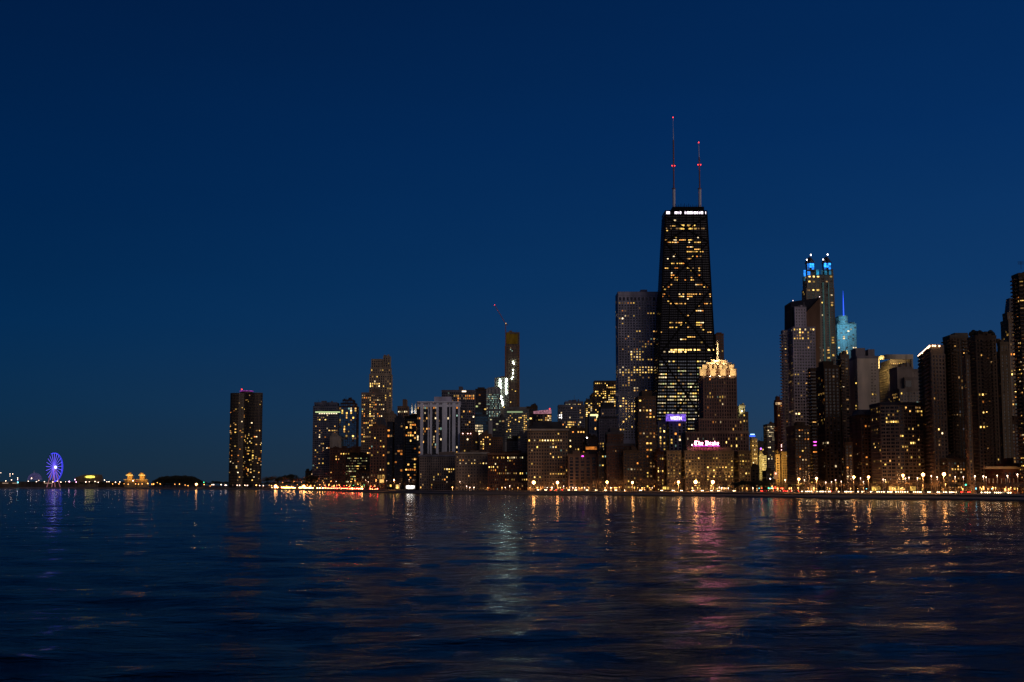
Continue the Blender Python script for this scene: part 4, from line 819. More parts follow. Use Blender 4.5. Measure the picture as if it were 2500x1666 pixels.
B('dark brown tower with curved balconies and a red rooftop light', [(1998, 2035, 882, 892, 6, BX), (1990, 2048, 892.5, None, 0, dict(sp=.35, pier=.45)), (1973, 1991, 900, None, 2, dict(pier=.0, sp=.3, bal=[(.05, .95)]))], 135, (.085, .06, .045), p=.045, fl=8.1, bay=10, pal='home', rects=[(1996, 893, 2013, 902, .85, 'bright'), (1973, 899, 1980, 912, .8, 'orange'), (1995, 960, 2013, 968, .9, 'yellow'), (1985, 1024, 2014, 1034, .7, 'yellow'), (2008, 1080, 2048, 1090, .6, 'p'), (2008, 1132, 2048, 1140, .5, 'p'), (1984, 1080, 1990, 1092, 1, 'm')], run=1.2)
B('narrow tower of stacked balconies just left of the blank white slab', [(2046, 2071, 867, None)], 160, (.20, .15, .125), p=.08, fl=7.6, bay=8, pier=.3, sp=.4, bal=[(.05, .45)], rects=[(2052, 944, 2068, 952, .9, 'p'), (2050, 858, 2068, 870, .5, 'yellow')])
def ex(root, Y, fc):
    mb = MB()
    for i in range(17):
        for x in (2089.5, 2128.5, 2136):
            if i > 0 and random.random() < .9:
                a = at(x - 1, 880 + i * 7.6, Y); b = at(x + 1, 883 + i * 7.6, Y); mb.box(a.x, b.x, Y - .50, Y - .3, b.z, a.z)
    o = mb.build('small_window', glassmat(), root)
    for x, y in ((2090, 936), (2090, 991), (2090, 998.5), (2130.5, 963), (2138, 964)):
        add_bar_box(fc, root, 'window', x - 1.1, x + 1.1, y - 1.6, y + 1.4, Y - .5, .15, LIT['y'])
B('tall blank white slab with single columns of tiny windows', [(2077, 2112, 850, 872, 6, BX), (2112, 2135, 853, 872, 8, BX), (2069, 2143, 870, None)], 170, (.62, .55, .49), name='concrete_slab_tower', p=0, pier=1, sp=1, yv=1020, extra=ex, roofm=wallmat((.24, .22, .22)))
def ex(root, Y, fc):
    mb = MB(); y = Y - .3; n = 10
    mb.prism(rect(2078, 2148, 1012, y, 20), Z(1013, y), Z(1000, y), rect(2083, 2145, 1000, y + 3, 14)); 
    for x in (2098, 2124): mb.cyl((X(x, 1012, y + 2), y + 2), 4.5, Z(1013, y), Z(1000, y), 8, .5)
    mb.build('mansard_roof', plain('slate', (.05, .05, .055), .6), root)
B('dark red brown ornate building with gabled mansard under the blank white slab', [(2075, 2148, 1012, None)], 110, (.10, .062, .048), name='mansard_building', p=.03, fl=8.4, bay=8, extra=ex, roofm=wallmat((.06, .04, .035)), rects=[(2112, 1034, 2128, 1041, .95, 'orange'), (2138, 1034, 2148, 1041, .8, 'orange'), (2112, 1112, 2130, 1120, .7, 'orange'), (2090, 1084, 2110, 1092, .3, 'home')])
def ex(root, Y, fc):
    wl = wallmat((.55, .50, .42)); u = Y / F; mb = MB()
    for a, b in ((2143.5, 2147.5), (2225, 2229.5)): p, q = at(a, 870, Y - 3), at(b, 900, Y - 3); mb.box(p.x, q.x, Y - 3, Y + 10, q.z, p.z)
    n = 12; lo = []; hi = []
    for i in range(n + 1):
        px = 2143 + 86.5 * i / n; t = i / n * 2 - 1; y = Y - 3 - 10 * (1 - t * t); lo.append(at(px, 877.5, y)); hi.append(at(px, 870 - 4.5 * min(1, i / 3), y))
    q = Vector((0, 1.2, 0))
    for i in range(n): mb.hull([lo[i], lo[i + 1], lo[i + 1] + q, lo[i] + q], [hi[i], hi[i + 1], hi[i + 1] + q, hi[i] + q])
    mb.build('crown_frame', wl, root)
    for x, y in ((2150, 878), (2150, 892), (2152, 910), (2155, 930)): flood(root, at(x, y, Y - 10), 4000, (1, .72, .28), 1)
    for x in (2170, 2190, 2210): flood(root, at(x, 881, Y - 2), 500, (1, .72, .34), 1)
B('pale tower with an open curved crown frame and golden lit top floors', [(2150, 2222, 879, 895, 3, dict(p=.1, rects=[(2160, 878, 2216, 890, .85, 'yellow')])), (2144, 2228, 894, None)], 260, (.36, .30, .25), p=.04, fl=6, bay=5, yv=1000, pier=.4, rects=[(2160, 893, 2182, 898, .8, 'yellow'), (2160, 905, 2174, 942, .6, 'yellow'), (2150, 920, 2158, 960, .4, 'yellow')], extra=ex)
B('stepped pinkish white building with a dark square opening in front of the curved crown', [(2172, 2225, 897, None, 8, dict(p=0, pier=1)), (2218, 2246, 902, None, 12, dict(p=0, pier=.9)), (2190, 2246, 922, None, 4, dict(p=0, pier=1)), (2170, 2250, 950, None, 0, dict(p=.1))], 200, (.34, .29, .28), name='stepped_building', p=.06, fl=7.5, bay=8, pier=.5, yv=990, extra=lambda r, Y, fc: add_bar_box(fc, r, 'dark_opening', 2210.5, 2225, 930, 945, Y + 3.7, .4, DKG), rects=[(2180, 962, 2192, 972, 1, 'Y'), (2150, 970, 2172, 978, .9, 'Y')])
B('broad curved front apartment building banded by pale balcony floors', [(2149, 2251, 984, None, 0, dict(poly=arc(2149, 2251, 14, n=10)))], 108, (.23, .19, .165), name='curved_building', p=.06, fl=8.6, bay=6.6, pier=.05, sp=.42, pal='yellow', run=4.5, roofm=wallmat((.05, .055, .07)), rects=[(2234, 980, 2251, 1006, .9, 'yellow'), (2164, 1030, 2194, 1038, .7, 'bright'), (2214, 1046, 2231, 1052, 1, 'bright'), (2220, 1082, 2231, 1088, 1, 'Y')])
def corner(px0, pxc, px1, ycl, depth=24, rise=26):
    def f(Y, yt):
        return [(X(pxc, yt, Y), Y), (X(px1, yt, Y + 4), Y + 4), (X(px1, yt, Y + depth + 14), Y + depth + 14), (X(px0, yt, Y + rise), Y + rise)]
    return f
def ex(root, Y, fc):
    # roof line lamps following the two roof edges
    poly = corner(2243, 2273, 2305, 0, rise=70)(Y, 843); z = Z(841.5, Y); m_ = litmat('roof_edge_lamp', (1, .62, .36), 4.5, False)
    a, b, c = Vector((*poly[3], z)), Vector((*poly[0], z)), Vector((*poly[1], z))
    for i in range(15): p = a.lerp(b, (i + .5) / 15) + Vector((-.8, -.8, -.8)); mb = MB(); mb.ball(p, .62, 6, 4); mb.build('roof_edge_lamp', m_, root)
    for t in (.1, .28, .6): p = b.lerp(c, t) + Vector((0, -.9, -.8)); mb = MB(); mb.ball(p, .55, 6, 4); mb.build('roof_edge_lamp', m_, root)
    mb = MB(); u = Y / F; e = (b - a); L = e.length; e.normalize(); n = Vector((e.y, -e.x, 0))
    for k in range(36):
        zz = z - 12 * u - k * 9.4 * u
        for (f0, f1) in ((.12, .45), (.58, .92)):
            p, q = a + e * L * f0, a + e * L * f1; p.z = q.z = zz; o1 = n * 1.9
            mb.hull([p + o1, q + o1, q, p], [v + Vector((0, 0, 1.1)) for v in (p + o1, q + o1, q, p)])
    mb.build('balcony', wallmat((.26, .19, .15)), root)
B('corner tower with stacked balconies and a line of bright lamps along its roof edge', [(2243, 2305, 842, None, 0, dict(poly=corner(2243, 2273, 2305, 0, rise=70)))], 100, (.30, .23, .18), name='balcony_tower', p=.04, fl=9.4, bay=9, pier=.5, sp=.42, extra=ex, px=2274, rects=[(2280, 1046, 2292, 1056, 1, 'Y'), (2294, 1040, 2302, 1080, .5, 'white'), (2268, 968, 2282, 978, .6, 'yellow')], par=5.5)
B('dark brown ribbed tower beside the lamp edged corner tower', [(2320, 2363, 813, 822, 8, BX), (2303, 2362, 819, None)], 130, (.17, .115, .08), p=.07, bal=[(.05, .3), (.7, .95)], fl=8.4, bay=7, pier=.45, sp=.25, pal='dim', roofm=wallmat((.13, .12, .11)))
def ex(root, Y, fc):
    mb = MB()
    for i in range(26):
        p = at(random.uniform(2368, 2426), random.uniform(812, 819), Y + random.uniform(4, 14)); mb.ball(p, random.uniform(.8, 1.8), 6, 4)
    mb.build('roof_garden', plain('shrub', (.03, .035, .02), .9), root)
B('wide dark stone tower with ribbed balcony bays and roof garden shrubs', [(2363, 2430, 820, None, 0, dict(pier=.5, bal=[(.3, .42), (.52, .64), (.74, .86)])), (2352, 2366, 868, None, -6, dict(p=.02))], 96, (.22, .155, .11), p=.045, fl=8.8, bay=8, pier=.5, sp=.42, pal='home', extra=ex, run=1.4, rects=[(2393, 957, 2412, 968, .9, 'bright'), (2394, 1000, 2412, 1008, .95, 'bright'), (2394, 1040, 2412, 1048, .95, 'bright'), (2376, 878, 2386, 884, .9, 'bright'), (2395, 1118, 2404, 1126, .8, 'yellow')])
B('slim grey brown tower between the roof garden tower and the mansard tower', [(2436, 2460, 836, 860, 3, dict(p=.05)), (2430, 2462, 858, None)], 140, (.19, .145, .11), p=.02, fl=8, bay=9, pier=.6, sp=.5)
def ex(root, Y, fc):
    mb = MB(); y = Y + 2; mb.prism(rect(2452, 2489, 764, y, 18), Z(764, y), Z(727, y), rect(2456, 2486, 727, y + 2, 13)); mb.build('mansard_roof', plain('slate_dark', (.03, .03, .035), .5), root)
    mb = MB(); mb.ball(at(2484, 726.5, y), .7 * Y / F); mb.build('warning_light', litmat('red_beacon', (1, .03, .02), 6, False), root)
B('tan tower with a tall dark mansard roof near the right edge', [(2449, 2492, 764, 782, 1, dict(p=.05)), (2444, 2496, 781, None)], 230, (.36, .26, .19), p=.05, fl=8.2, bay=7.5, pier=.45, sp=.4, rects=[(2456, 796, 2500, 800, .8, 'yellow'), (2456, 810, 2500, 818, .8, 'bright'), (2456, 836, 2470, 844, .9, 'orange'), (2458, 858, 2482, 866, .8, 'orange'), (2460, 900, 2496, 916, .85, 'yellow'), (2460, 954, 2496, 960, .9, 'yellow'), (2460, 968, 2496, 990, .6, 'home')], extra=ex, yv=1030, px=2470)
def ex(root, Y, fc):
    mb = MB(); p = at(2493, 658, Y + 8); mb.bar(p, p + Vector((0, 0, 4.5)), .12, 4)
    for i in range(4): q = p + Vector((0, 0, 3 + .5 * i)); mb.bar(q - Vector((1.8, 0, 0)), q + Vector((1.8, 0, 0)), .07, 4)
    mb.build('antenna', plain('sign_steel', (.05, .04, .045)), root)
B('curved balcony tower cut off by the right edge of the view', [(2487, 2560, 668, None, 0, dict(poly=arc(2487, 2560, 10, depth=10))), (2491, 2560, 658, 668, 4, BX)], 110, (.19, .135, .10), name='balcony_tower', p=.2, bal=[(.1, .9)], fl=9.4, bay=11, pier=.1, sp=.34, extra=ex, rects=[(2487, 728, 2500, 738, .95, 'Y')])
B('low brick apartment block behind the red mansion near the right edge', [(2458, 2500, 1027, None)], 170, (.13, .08, .06), name='brick_building', p=.18, fl=8, bay=7, px=2478)
def ex(root, Y, fc):
    cornice(2408, 2520, 1143, 1.0, 2.2, col=(.42, .30, .19))(root, Y, fc)
    for x in (2420, 2445, 2470, 2495): flood(root, at(x, 1148, Y - 5), 130, (1, .55, .2), .5)
    mb = MB()
    for i in range(9):
        a = at(2414 + i * 10, 1180, Y); mb.bar(a + Vector((0, -.7, 0)), a + Vector((0, -.7, 2.6)), .3, 6)
    mb.build('porch_column', wallmat((.5, .42, .32)), root)
B('low red brick mansion with a pale lit cornice at the far right', [(2430, 2490, 1133, 1142, 8, dict(p=.2)), (2408, 2540, 1141, None)], 102, (.13, .05, .035), name='mansion', cat='mansion', p=.10, fl=12, bay=9.5, pier=.5, sp=.5, pal='dim', extra=ex, rects=[(2400, 1186, 2500, 1200, .5, 'yellow')])
# low infill blocks along the foot of the skyline
FILL = [(746, 772, 1150, 200, 'small dark block left of the yellow corniced tower foot'), (870, 908, 1150, 190, 'small brown block at the mansard building foot'), (1456, 1482, 1105, 98, 'narrow near black brick block left of the dark brown apartment building'),
        (1516, 1560, 1100, 103, 'low black brick block right of the dark brown apartment building'), (1826, 1852, 1140, 320, 'low dim shop block beside the wide stone hotel'), (1862, 1892, 1150, 420, 'low shop block glimpsed under the lit office tower'),
        (1921, 1976, 1040, 112, 'grey brown brick apartment block at the foot of the steep roofed tower'), (2060, 2080, 1080, 104, 'narrow brown infill block left of the ornate mansard building'), (2296, 2356, 1120, 94, 'low dark block under the dark brown ribbed tower')]
for a, b, y, bk, lb in FILL: B(lb, [(a, b, y, None)], bk, (.11, .085, .07), name='brick_building', p=.12, fl=7.2, bay=7)

# --- tower on the promontory, left
def lake_tower():
    Y = D(603) + 130; u = Y / F; root = empty('three_lobed_tower', gpt_at(603, Y + 30), 'lone dark curved three lobed tower standing by itself on the left', 'skyscraper')
    cx = X(603, 1050, Y + 30); cyy = Y + 30; n = 36; R = 40.5 * u
    def poly(g=0):
        pts = []
        for i in range(n):
            a = 2 * math.pi * i / n; r = (R + g) * (.74 + .26 * math.cos(3 * (a - math.radians(-42))) ** 1); pts.append((cx + 1.10 * r * math.cos(a) - 1.5, cyy + r * math.sin(a)))
        return pts
    P = poly(); xs = [p[0] for p in P]; sx = (80 * u) / (max(xs) - min(xs)); mid = (max(xs) + min(xs)) / 2
    fx = lambda pts: [(cx + (p[0] - mid) * sx, p[1]) for p in pts]
    z1 = Z(959, Y + 10); mb = MB(); mb.prism(fx(P), GZ, z1); mb.build('glazing', glassmat((.03, .02, .014), .13, .3), root)
    wl = MB(); z = z1; fl = 3.85 * u * .98; k = 0
    while z > GZ + 6:
        wl.prism(fx(poly(.25)), z - fl * .36, z); z -= fl; k += 1
    wl.build('floor_band', wallmat((.20, .16, .11)), root)  # tan of the bands carries the sunset reflection in its colour
    ml = MB(); pp = fx(poly(.42))
    for i in range(n):
        for f in (0, .5):
            a, b = Vector((*pp[i], 0)), Vector((*pp[(i + 1) % n], 0)); p = a.lerp(b, f); ml.cyl((p.x, p.y), .28, GZ, z1, 4)
    ml.build('mullion', plain('bronze', (.05, .035, .025), .5), root)
    fc = Facade(root); z = z1; pp = fx(P)
    while z > GZ + 12:
        for i in range(n):
            a, b = Vector((*pp[i], 0)), Vector((*pp[(i + 1) % n], 0)); e = (b - a); L = e.length; e.normalize(); nr = Vector((e.y, -e.x, 0))
            if nr.y > -.08: continue
            for f in (.25, .75):
                c = a + e * L * f + nr * .05; c.z = z - fl * .68; px, py = pix(c)
                pr = .03 if py < 1000 else .075
                if px > 598 and py < 1040: pr = .02
                if random.random() < pr: fc.cells.append((c, math.atan2(e.y, e.x), L * .47, fl * .6, random.choice('wwyodp')))
                if 604 < px < 618 and py > 1060 and random.random() < .15: fc.cells.append((c + nr * .1, math.atan2(e.y, e.x), L * .47, fl * .6, 'y'))
        z -= fl
    fc.finish(None, None)
    mb = MB(); mb.cyl((cx - 3 * u, cyy), 16 * u, z1 - .5, z1 + 4.5 * u, 24, 15 * u); mb.build('roof', plain('bronze', (.05, .035, .025), .5), root)
    mb = MB(); mb.cyl((cx - 3 * u, cyy), 16.5 * u, z1 + 4.5 * u, z1 + 6.3 * u, 28); mb.build('lit_ring', litmat('violet_ring', (.5, .06, .55), .25, True), root)
    mb = MB(); mb.ball((cx - 12 * u, cyy - 10, z1 + 9 * u), 1.3 * u); mb.build('warning_light', litmat('red_beacon', (1, .03, .02), 6, False), root)
lake_tower()

# ---------------------------------------------------------------- pier
def wheel():
    Y = D(132) + 90; u = Y / F; R = 34.5 * u; c = at(132.2, 1141.2, Y); yaw = math.radians(18.5) + math.acos(19.2 / 34.5)
    root = empty('ferris_wheel', (c.x, c.y, GZ), 'giant ferris wheel glowing blue and violet on the pier', 'ferris wheel')
    ax = Vector((math.cos(yaw), math.sin(yaw), 0)); nr = Vector((ax.y, -ax.x, 0))
    blue = litmat('wheel_blue', (.05, .05, 1), 1.7, False); vio = litmat('wheel_violet', (.14, .09, 1), 1.8, False)
    pt = lambda a, r, o=0: c + ax * math.cos(a) * r + Vector((0, 0, 1)) * math.sin(a) * r + nr * o
    for o in (-1.2, 1.2):
        mb = MB(); n = 60
        dk = MB()
        for i in range(n):
            lit_ = i < 19 or i > 44; (mb if lit_ else dk).bar(pt(2 * math.pi * i / n, R, o), pt(2 * math.pi * (i + 1) / n, R, o), .42 if lit_ else .15, 4)
        mb.build('rim', blue, root); dk.build('rim', plain('gondola_paint', (.012, .012, .03)), root)
    for i in range(21):
        mb = MB(); a = 2 * math.pi * i / 21 + .1; mb.bar(pt(a, 2), pt(a, R * .985), .4, 4); mb.build('spoke', vio, root)
        g = MB(); p = pt(a, R + 1.6); g.ball(p, .8, 6, 4); g.build('gondola', plain('gondola_paint', (.012, .012, .03)), root)
    mb = MB(); mb.bar(c - nr * 2.4, c + nr * 2.4, 1.8, 12); mb.build('hub', plain('wheel_white', (.6, .6, .65)), root)
    mb = MB(); mb.ball(c + nr * 3.4, 3.1 * u, 10, 6); mb.build('hub_light', litmat('hub_light', (.8, .95, 1), 3.5, False, True), root)
    for s_ in (-1, 1):
        for q in (-1, 1):
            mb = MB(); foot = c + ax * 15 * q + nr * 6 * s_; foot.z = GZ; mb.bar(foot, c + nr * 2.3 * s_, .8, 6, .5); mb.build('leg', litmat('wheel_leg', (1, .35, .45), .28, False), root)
wheel()
Yp = D(200) + 60
def pier_thing(name, label, cat, px): return empty(name, gpt_at(px, D(px) + 60), label, cat)
def dome(cx, base, rx, h, Y, root, nm, mat, n=24):
    u = Y / F; c = at(cx, base, Y); mb = MB(); prev = None
    m_ = 8
    for j in range(m_):
        a0, a1 = math.pi / 2 * j / m_, math.pi / 2 * (j + 1) / m_
        mb.cyl((c.x, c.y), rx * u * math.cos(a0), c.z + h * u * math.sin(a0), c.z + h * u * math.sin(a1), n, max(rx * u * math.cos(a1), .05))
    return mb.build(nm, mat, root)
Yt = D(85) + 90; r_ = pier_thing('domed_tent', 'faint violet peaked tent dome left of the ferris wheel', 'tent', 85)
dome(85, 1172, 17, 17, Yt + 30, r_, 'fabric_roof', litmat('tent_glow', (.16, .14, .42), .22)); mb = MB(); c = at(83, 1156, Yt + 30); mb.bar(c, at(83, 1149, Yt + 30), .9, 6, .1); mb.build('mast', plain('wheel_white', (.6, .6, .65)), r_)
Ya = D(210) + 150; r_ = pier_thing('exhibition_hall', 'long low hall with a glowing yellow oval window right of the wheel', 'hall', 210)
mb = MB(); p, q = at(184, 1166, Ya), at(240, 1185, Ya); mb.box(p.x, q.x, Ya, Ya + 30, GZ, p.z); n = 10; mb.prism([(p.x, Ya), (q.x, Ya), (q.x, Ya + 30), (p.x, Ya + 30)], p.z, Z(1159, Ya), [(p.x + 18, Ya + 4), (q.x - 1, Ya + 4), (q.x - 1, Ya + 26), (p.x + 18, Ya + 26)]); mb.build('wall', wallmat((.2, .16, .12)), r_)
mb = MB(); a = at(219, 1164.5, Ya - 1)
for i in range(9): x0 = -11.5 + i * 2.6; hh = 3.1 * math.sqrt(max(.15, 1 - (x0 / 12.5) ** 2)); mb.box(a.x + x0 * Ya / F, a.x + (x0 + 2.3) * Ya / F, Ya - 1, Ya + .2, a.z - hh * Ya / F, a.z + hh * Ya / F)
mb.build('oval_window', litmat('oval_window', (1, .85, .12), 1.0), r_)
for cx, lb in ((316, 'golden domed pier head tower, left and slightly taller of the two'), (346, 'golden domed pier head tower, right one of the two')):
    Yd = D(cx) + 150; r_ = empty('domed_tower', gpt_at(cx, Yd), lb, 'tower'); u = Yd / F; st2 = wallmat((.5, .36, .2)); k = 1 if cx < 330 else .9
    mb = MB(); p = at(cx, 1190, Yd); mb.box(p.x - 6 * u, p.x + 6 * u, Yd, Yd + 12 * u, GZ, Z(1163, Yd)); mb.box(p.x - 13 * u, p.x + 13 * u, Yd + 2, Yd + 13 * u, GZ, Z(1171, Yd)); mb.build('wall', st2, r_)
    mb = MB(); mb.cyl((p.x, Yd + 6 * u), 8.3 * u * k, Z(1163, Yd), Z(1160, Yd), 8); mb.build('gallery', st2, r_)
    dome(cx, 1160, 7 * k, 7 * k, Yd + 6 * u, r_, 'dome', st2, 12)
    for i in range(7): m_ = MB(); m_.ball(at(cx - 7.5 * k + i * 2.5 * k, 1160.5, Yd - 2), .85 * u, 6, 4); m_.build('gallery_lamp', litmat('gold_lamp', (1, .62, .15), 2.6, False), r_)
    for i in range(9): m_ = MB(); m_.ball(at(cx - 13 + i * 3.2, 1171, Yd - 2), .7 * u, 6, 4); m_.build('cornice_lamp', litmat('gold_lamp2', (1, .45, .08), 1.4, False), r_)
    for x, y in ((-4, 1168), (4, 1168), (-5, 1157), (5, 1157)): flood(r_, at(cx + x, y, Yd - 14), 4500, (1, .50, .09), .2)
r_ = pier_thing('pier_shed', 'dark low pier shed with a red neon strip between the golden domes', 'shed', 334); Yq = D(240) + 115
mb = MB(); p, q = at(240, 1176, Yq), at(322, 1186, Yq); mb.box(p.x, q.x, Yq, Yq + 25, GZ, p.z); p, q = at(328, 1175, Yq), at(342, 1186, Yq); mb.box(p.x, q.x, Yq, Yq + 20, GZ, p.z); mb.build('wall', wallmat((.06, .045, .035)), r_)
add_bar_box(None, r_, 'neon_strip', 328, 341, 1174.2, 1176.5, Yq - .5, .4, litmat('red_neon', (1, .03, .02), 1.6, False))
r_ = pier_thing('pier_hall', 'long dim pier hall beneath the wheel with pale strip lights', 'hall', 60); Yq = D(60) + 50
mb = MB(); p, q = at(-40, 1176, Yq), at(180, 1186, Yq); mb.box(p.x, q.x, Yq + 60, Yq + 80, GZ, p.z); mb.build('wall', wallmat((.10, .085, .08)), r_)
for a, b in ((6, 20), (30, 44), (108, 128)): add_bar_box(None, r_, 'strip_light', a, b, 1179.4, 1181, Yq + 59, .4, litmat('strip_light', (1, .7, .5), .35, False))
for (x, y, h) in ((0, 1156, 3), (24.5, 1158, 8), (31, 1158, 3)):
    pass

# ---------------------------------------------------------------- street lamps
LM = [(673, 'striking'), ]
NEAR = [(60, 'under the violet tent on the pier'), (160, 'at the foot of the ferris wheel'), (240, 'before the yellow windowed pier hall'), (350, 'near the golden domed pier towers'), (500, 'before the dark tree mound on the left'), (640, 'at the foot of the lone three lobed tower'), (750, 'on the bright stretch right of the lone tower'), (840, 'below the yellow corniced tower'), (905, 'below the low dark striped office'), (960, 'below the pinkish mansard building'), (1030, 'below the black glass slabs'), (1115, 'below the ornate grey palazzo block'),
        (1195, 'below the pale punched window block'), (1290, 'below the red brick block'), (1390, 'below the broad tan block'), (1460, 'below the pale framed low rise'), (1550, 'below the dark brown apartment building'), (1625, 'below the amber windowed brown tower'), (1700, 'before the left half of the uplit hotel'), (1830, 'before the right half of the uplit hotel'), (1900, 'at the avenue opening with the red sign'), (1975, 'below the steep roofed tower'), (2050, 'below the dark curved balcony tower'), (2150, 'below the ornate mansard building'), (2250, 'below the curved front apartment building'),
        (2310, 'below the lamp edged corner tower'), (2370, 'below the dark ribbed tower'), (2430, 'below the roof garden tower'), (2700, 'before the red mansion at the right edge')]
def near(px):
    for b, s_ in NEAR:
        if px < b: return s_
    return NEAR[-1][1]
bulbs = {'o': litmat('sodium_bulb', (1, .42, .12), 26, False, True), 'w': litmat('white_bulb', (1, .64, .45), 8.5, False, True), 'O': litmat('amber_bulb', (1, .38, .08), 9, False, True),
         'g': litmat('green_bulb', (.05, 1, .5), 5, False, True), 'c': litmat('cyan_bulb', (.15, .8, 1), 6, False, True), 'r': litmat('red_bulb', (1, .06, .03), 9, False, True), 'y': litmat('yellow_bulb', (1, .50, .13), 7, False, True), 'p': litmat('pink_bulb', (1, .45, .8), 7, False, True)}
postm = plain('lamp_post', (.16, .14, .12), .6)
LIGHTS = {}
def lamp(px, py, key='w', r=1.0, back=70, word=None, cat='street lamp', name='street_lamp'):
    if px < 360: back = 45
    Y = D(px) + back; u = Y / F; p = at(px, py, Y); H = max(2.5, p.z - GZ); root = empty(name, (p.x, Y, GZ))
    cn = {'o': 'tall glaring orange lamp', 'w': 'pale globe lamp', 'O': 'orange lamp', 'g': 'green signal lamp', 'c': 'cyan lamp', 'r': 'red lamp', 'y': 'small yellow lamp', 'p': 'pink lamp'}[key]
    tag(root, word or f'{cn} {near(px)}', cat, f'{cn.split(" on ")[0]}s {near(px)}')
    mb = MB(); mb.bar((0, 0, 0), (0, 0, H), .14, 6, .09)
    mb.bar((0, 0, 0), (0, 0, .8), .3, 8, .2)
    if key == 'o': mb.bar((0, 0, H - .3), (-1.4, -.2, H + .35), .07, 5); mb.bar((0, 0, H - .3), (1.4, -.2, H + .35), .07, 5)
    o = link('post', mb.mesh('post', postm)); o.parent = root
    mb = MB(); R = .30 * r * max(1, u * 2.2) * (1.35 if px < 640 else 1)
    if key == 'o': mb.ball((0, -.5, H + .2), R * 2.9, 10, 7)  # head swollen so that the glare of the lamp is in its shape
    else: mb.ball((0, 0, H + R * .6), R, 8, 6)
    o = link('lamp_head', mb.mesh('lamp_head', bulbs[key])); o.parent = root
    pwr = {'o': 9000 * r, 'y': 1100 * r, 'O': 1400 * r, 'w': 900 * r}.get(key, 0)
    if pwr and (key == 'o' or px > 640):
        l = LIGHTS.get((key, round(r, 1)))
        if l is None:
            l = bpy.data.lights.new('lamp_light', 'SPOT'); l.spot_size = math.radians(150); l.spot_blend = .35; l.energy = pwr; l.color = (1, .44, .13) if key in 'oOy' else (1, .60, .38); l.shadow_soft_size = .3; LIGHTS[(key, round(r, 1))] = l
        q = bpy.data.objects.new('lamp_light', l); C.objects.link(q); q.parent = root; q.location = (0, -.9 if key == 'o' else -.5, H - (.9 if key == 'o' else .4)); q.rotation_euler.x = math.radians(38)   # cut-off luminaire: lights the road and the town side
    return root
BIG = [(1303, 1179, 1.5), (1361, 1179, 1.15), (1482, 1178, 1), (1544, 1179, .95), (1656.4, 1178, 1.0), (1698, 1178, 1.35), (1740, 1178, 1.25), (1950, 1171, .8), (1993, 1169, .75), (2084, 1166, .85), (2120, 1166, .8), (2204, 1162, .8), (2253, 1160, 1.05), (2304, 1159, 1.05), (673, 1191, 1.6), (742, 1192, 1.5), (962, 1173, .7), (479.5, 1183, .9)]
for x, y, s_ in BIG: lamp(x, y, 'o', s_, back=56 if x > 1200 else 48)
WL = [(14, 1175), (28, 1172.5), (43, 1168), (69, 1176), (77, 1169, 1.2), (89, 1177), (95, 1173.5, .7), (108.5, 1177), (129, 1177.7), (140, 1175.5, .7), (148.6, 1178), (160, 1177, .6), (209.5, 1177.7, 1.2), (218, 1177, .7), (232, 1176.5), (240, 1178.6), (255, 1173), (261, 1177, .8), (266, 1177), (282, 1178.6, 1.2), (292.6, 1177.7), (324.6, 1175, 1.4), (517.5, 1184.3), (521.8, 1184.3), (540, 1184.3, 1.2), (550, 1185.8, 1.2), (553, 1185.8), (579, 1185.6), (585, 1186, 1.2), (598, 1185.6), (604, 1186.3, 1.2), (634, 1186.6), (643, 1186.6, 1.2),
      (2, 1155, .7), (24.5, 1158, .8), (24.5, 1163, .6), (31, 1158, .8),
      (760.6, 1177.5), (820.7, 1176, .8), (850, 1176.5, .7), (893, 1173, .7), (899, 1177, .7), (944, 1174, .6), (976, 1182.5), (998.7, 1172, .7), (1123, 1177, .8), (1139, 1188, 1), (1147, 1191), (1157, 1191, 1.1), (1234, 1193), (1244.5, 1187, .9), (1376, 1188, .9), (1347.6, 1195, 1.2), (1336, 1192, 1), (1398.6, 1195), (1406, 1195), (1427, 1194, 1.1), (1491, 1195, 1), (1592, 1195, .9),
      (1838, 1192, 1), (1756, 1190, .7), (1762, 1193.5, 1.3), (1770, 1194, .8), (1778, 1195, 1), (1880.5, 1170, 1.3), (1917, 1173, 1.2), (1964, 1172.5, .7), (2016, 1178.5, .9), (2030, 1177, .7), (2040, 1173, .9), (2054, 1176, .7), (2101, 1168, .7), (2108, 1177, .7),
      (2156, 1171, .8), (2161, 1172, .6), (2210.5, 1169, 1), (2219, 1167, 1), (2240, 1168, 1), (2273.5, 1163, .9), (2288, 1166, 1), (2332, 1165, .8), (2352, 1165.5, .9), (2380, 1164, 1.2), (2401, 1164, 1.2), (2407.5, 1166, .8), (2434.6, 1162, .9), (2459.5, 1163, 1.1), (2484, 1159.5, 1.1)]
for t in WL: lamp(t[0], t[1], 'w', t[2] if len(t) > 2 else 1)
OL = [(361, 1181.7), (371, 1183), (375, 1183, 1.2), (384, 1179, .7), (391, 1182.5, .9), (427, 1183, .8), (438, 1183), (452, 1185, .8), (459, 1186.6, .9), (275, 1182.5, .9), (290.5, 1182.6, .9), (303, 1182, .7), (313, 1183), (331, 1182.5, .9), (338, 1183), (347, 1182.5, .9), (360, 1181, .9), (498.5, 1184), (513, 1188, .7), (625.7, 1186, 1.6), (662.8, 1186.5, 1.3), (808, 1175.5, 1), (857, 1176.5, 1.1), (867, 1174.5, .9), (918, 1173, 1.3), (1104.5, 1192, 1.6), (1320, 1190, .9), (1391, 1190, .6), (2308.5, 1183, .9), (2401, 1190.5, 1.2), (2455, 1198.5, .9), (2253, 1185, .7), (1885, 1188, .8), (1888, 1193, .8)]
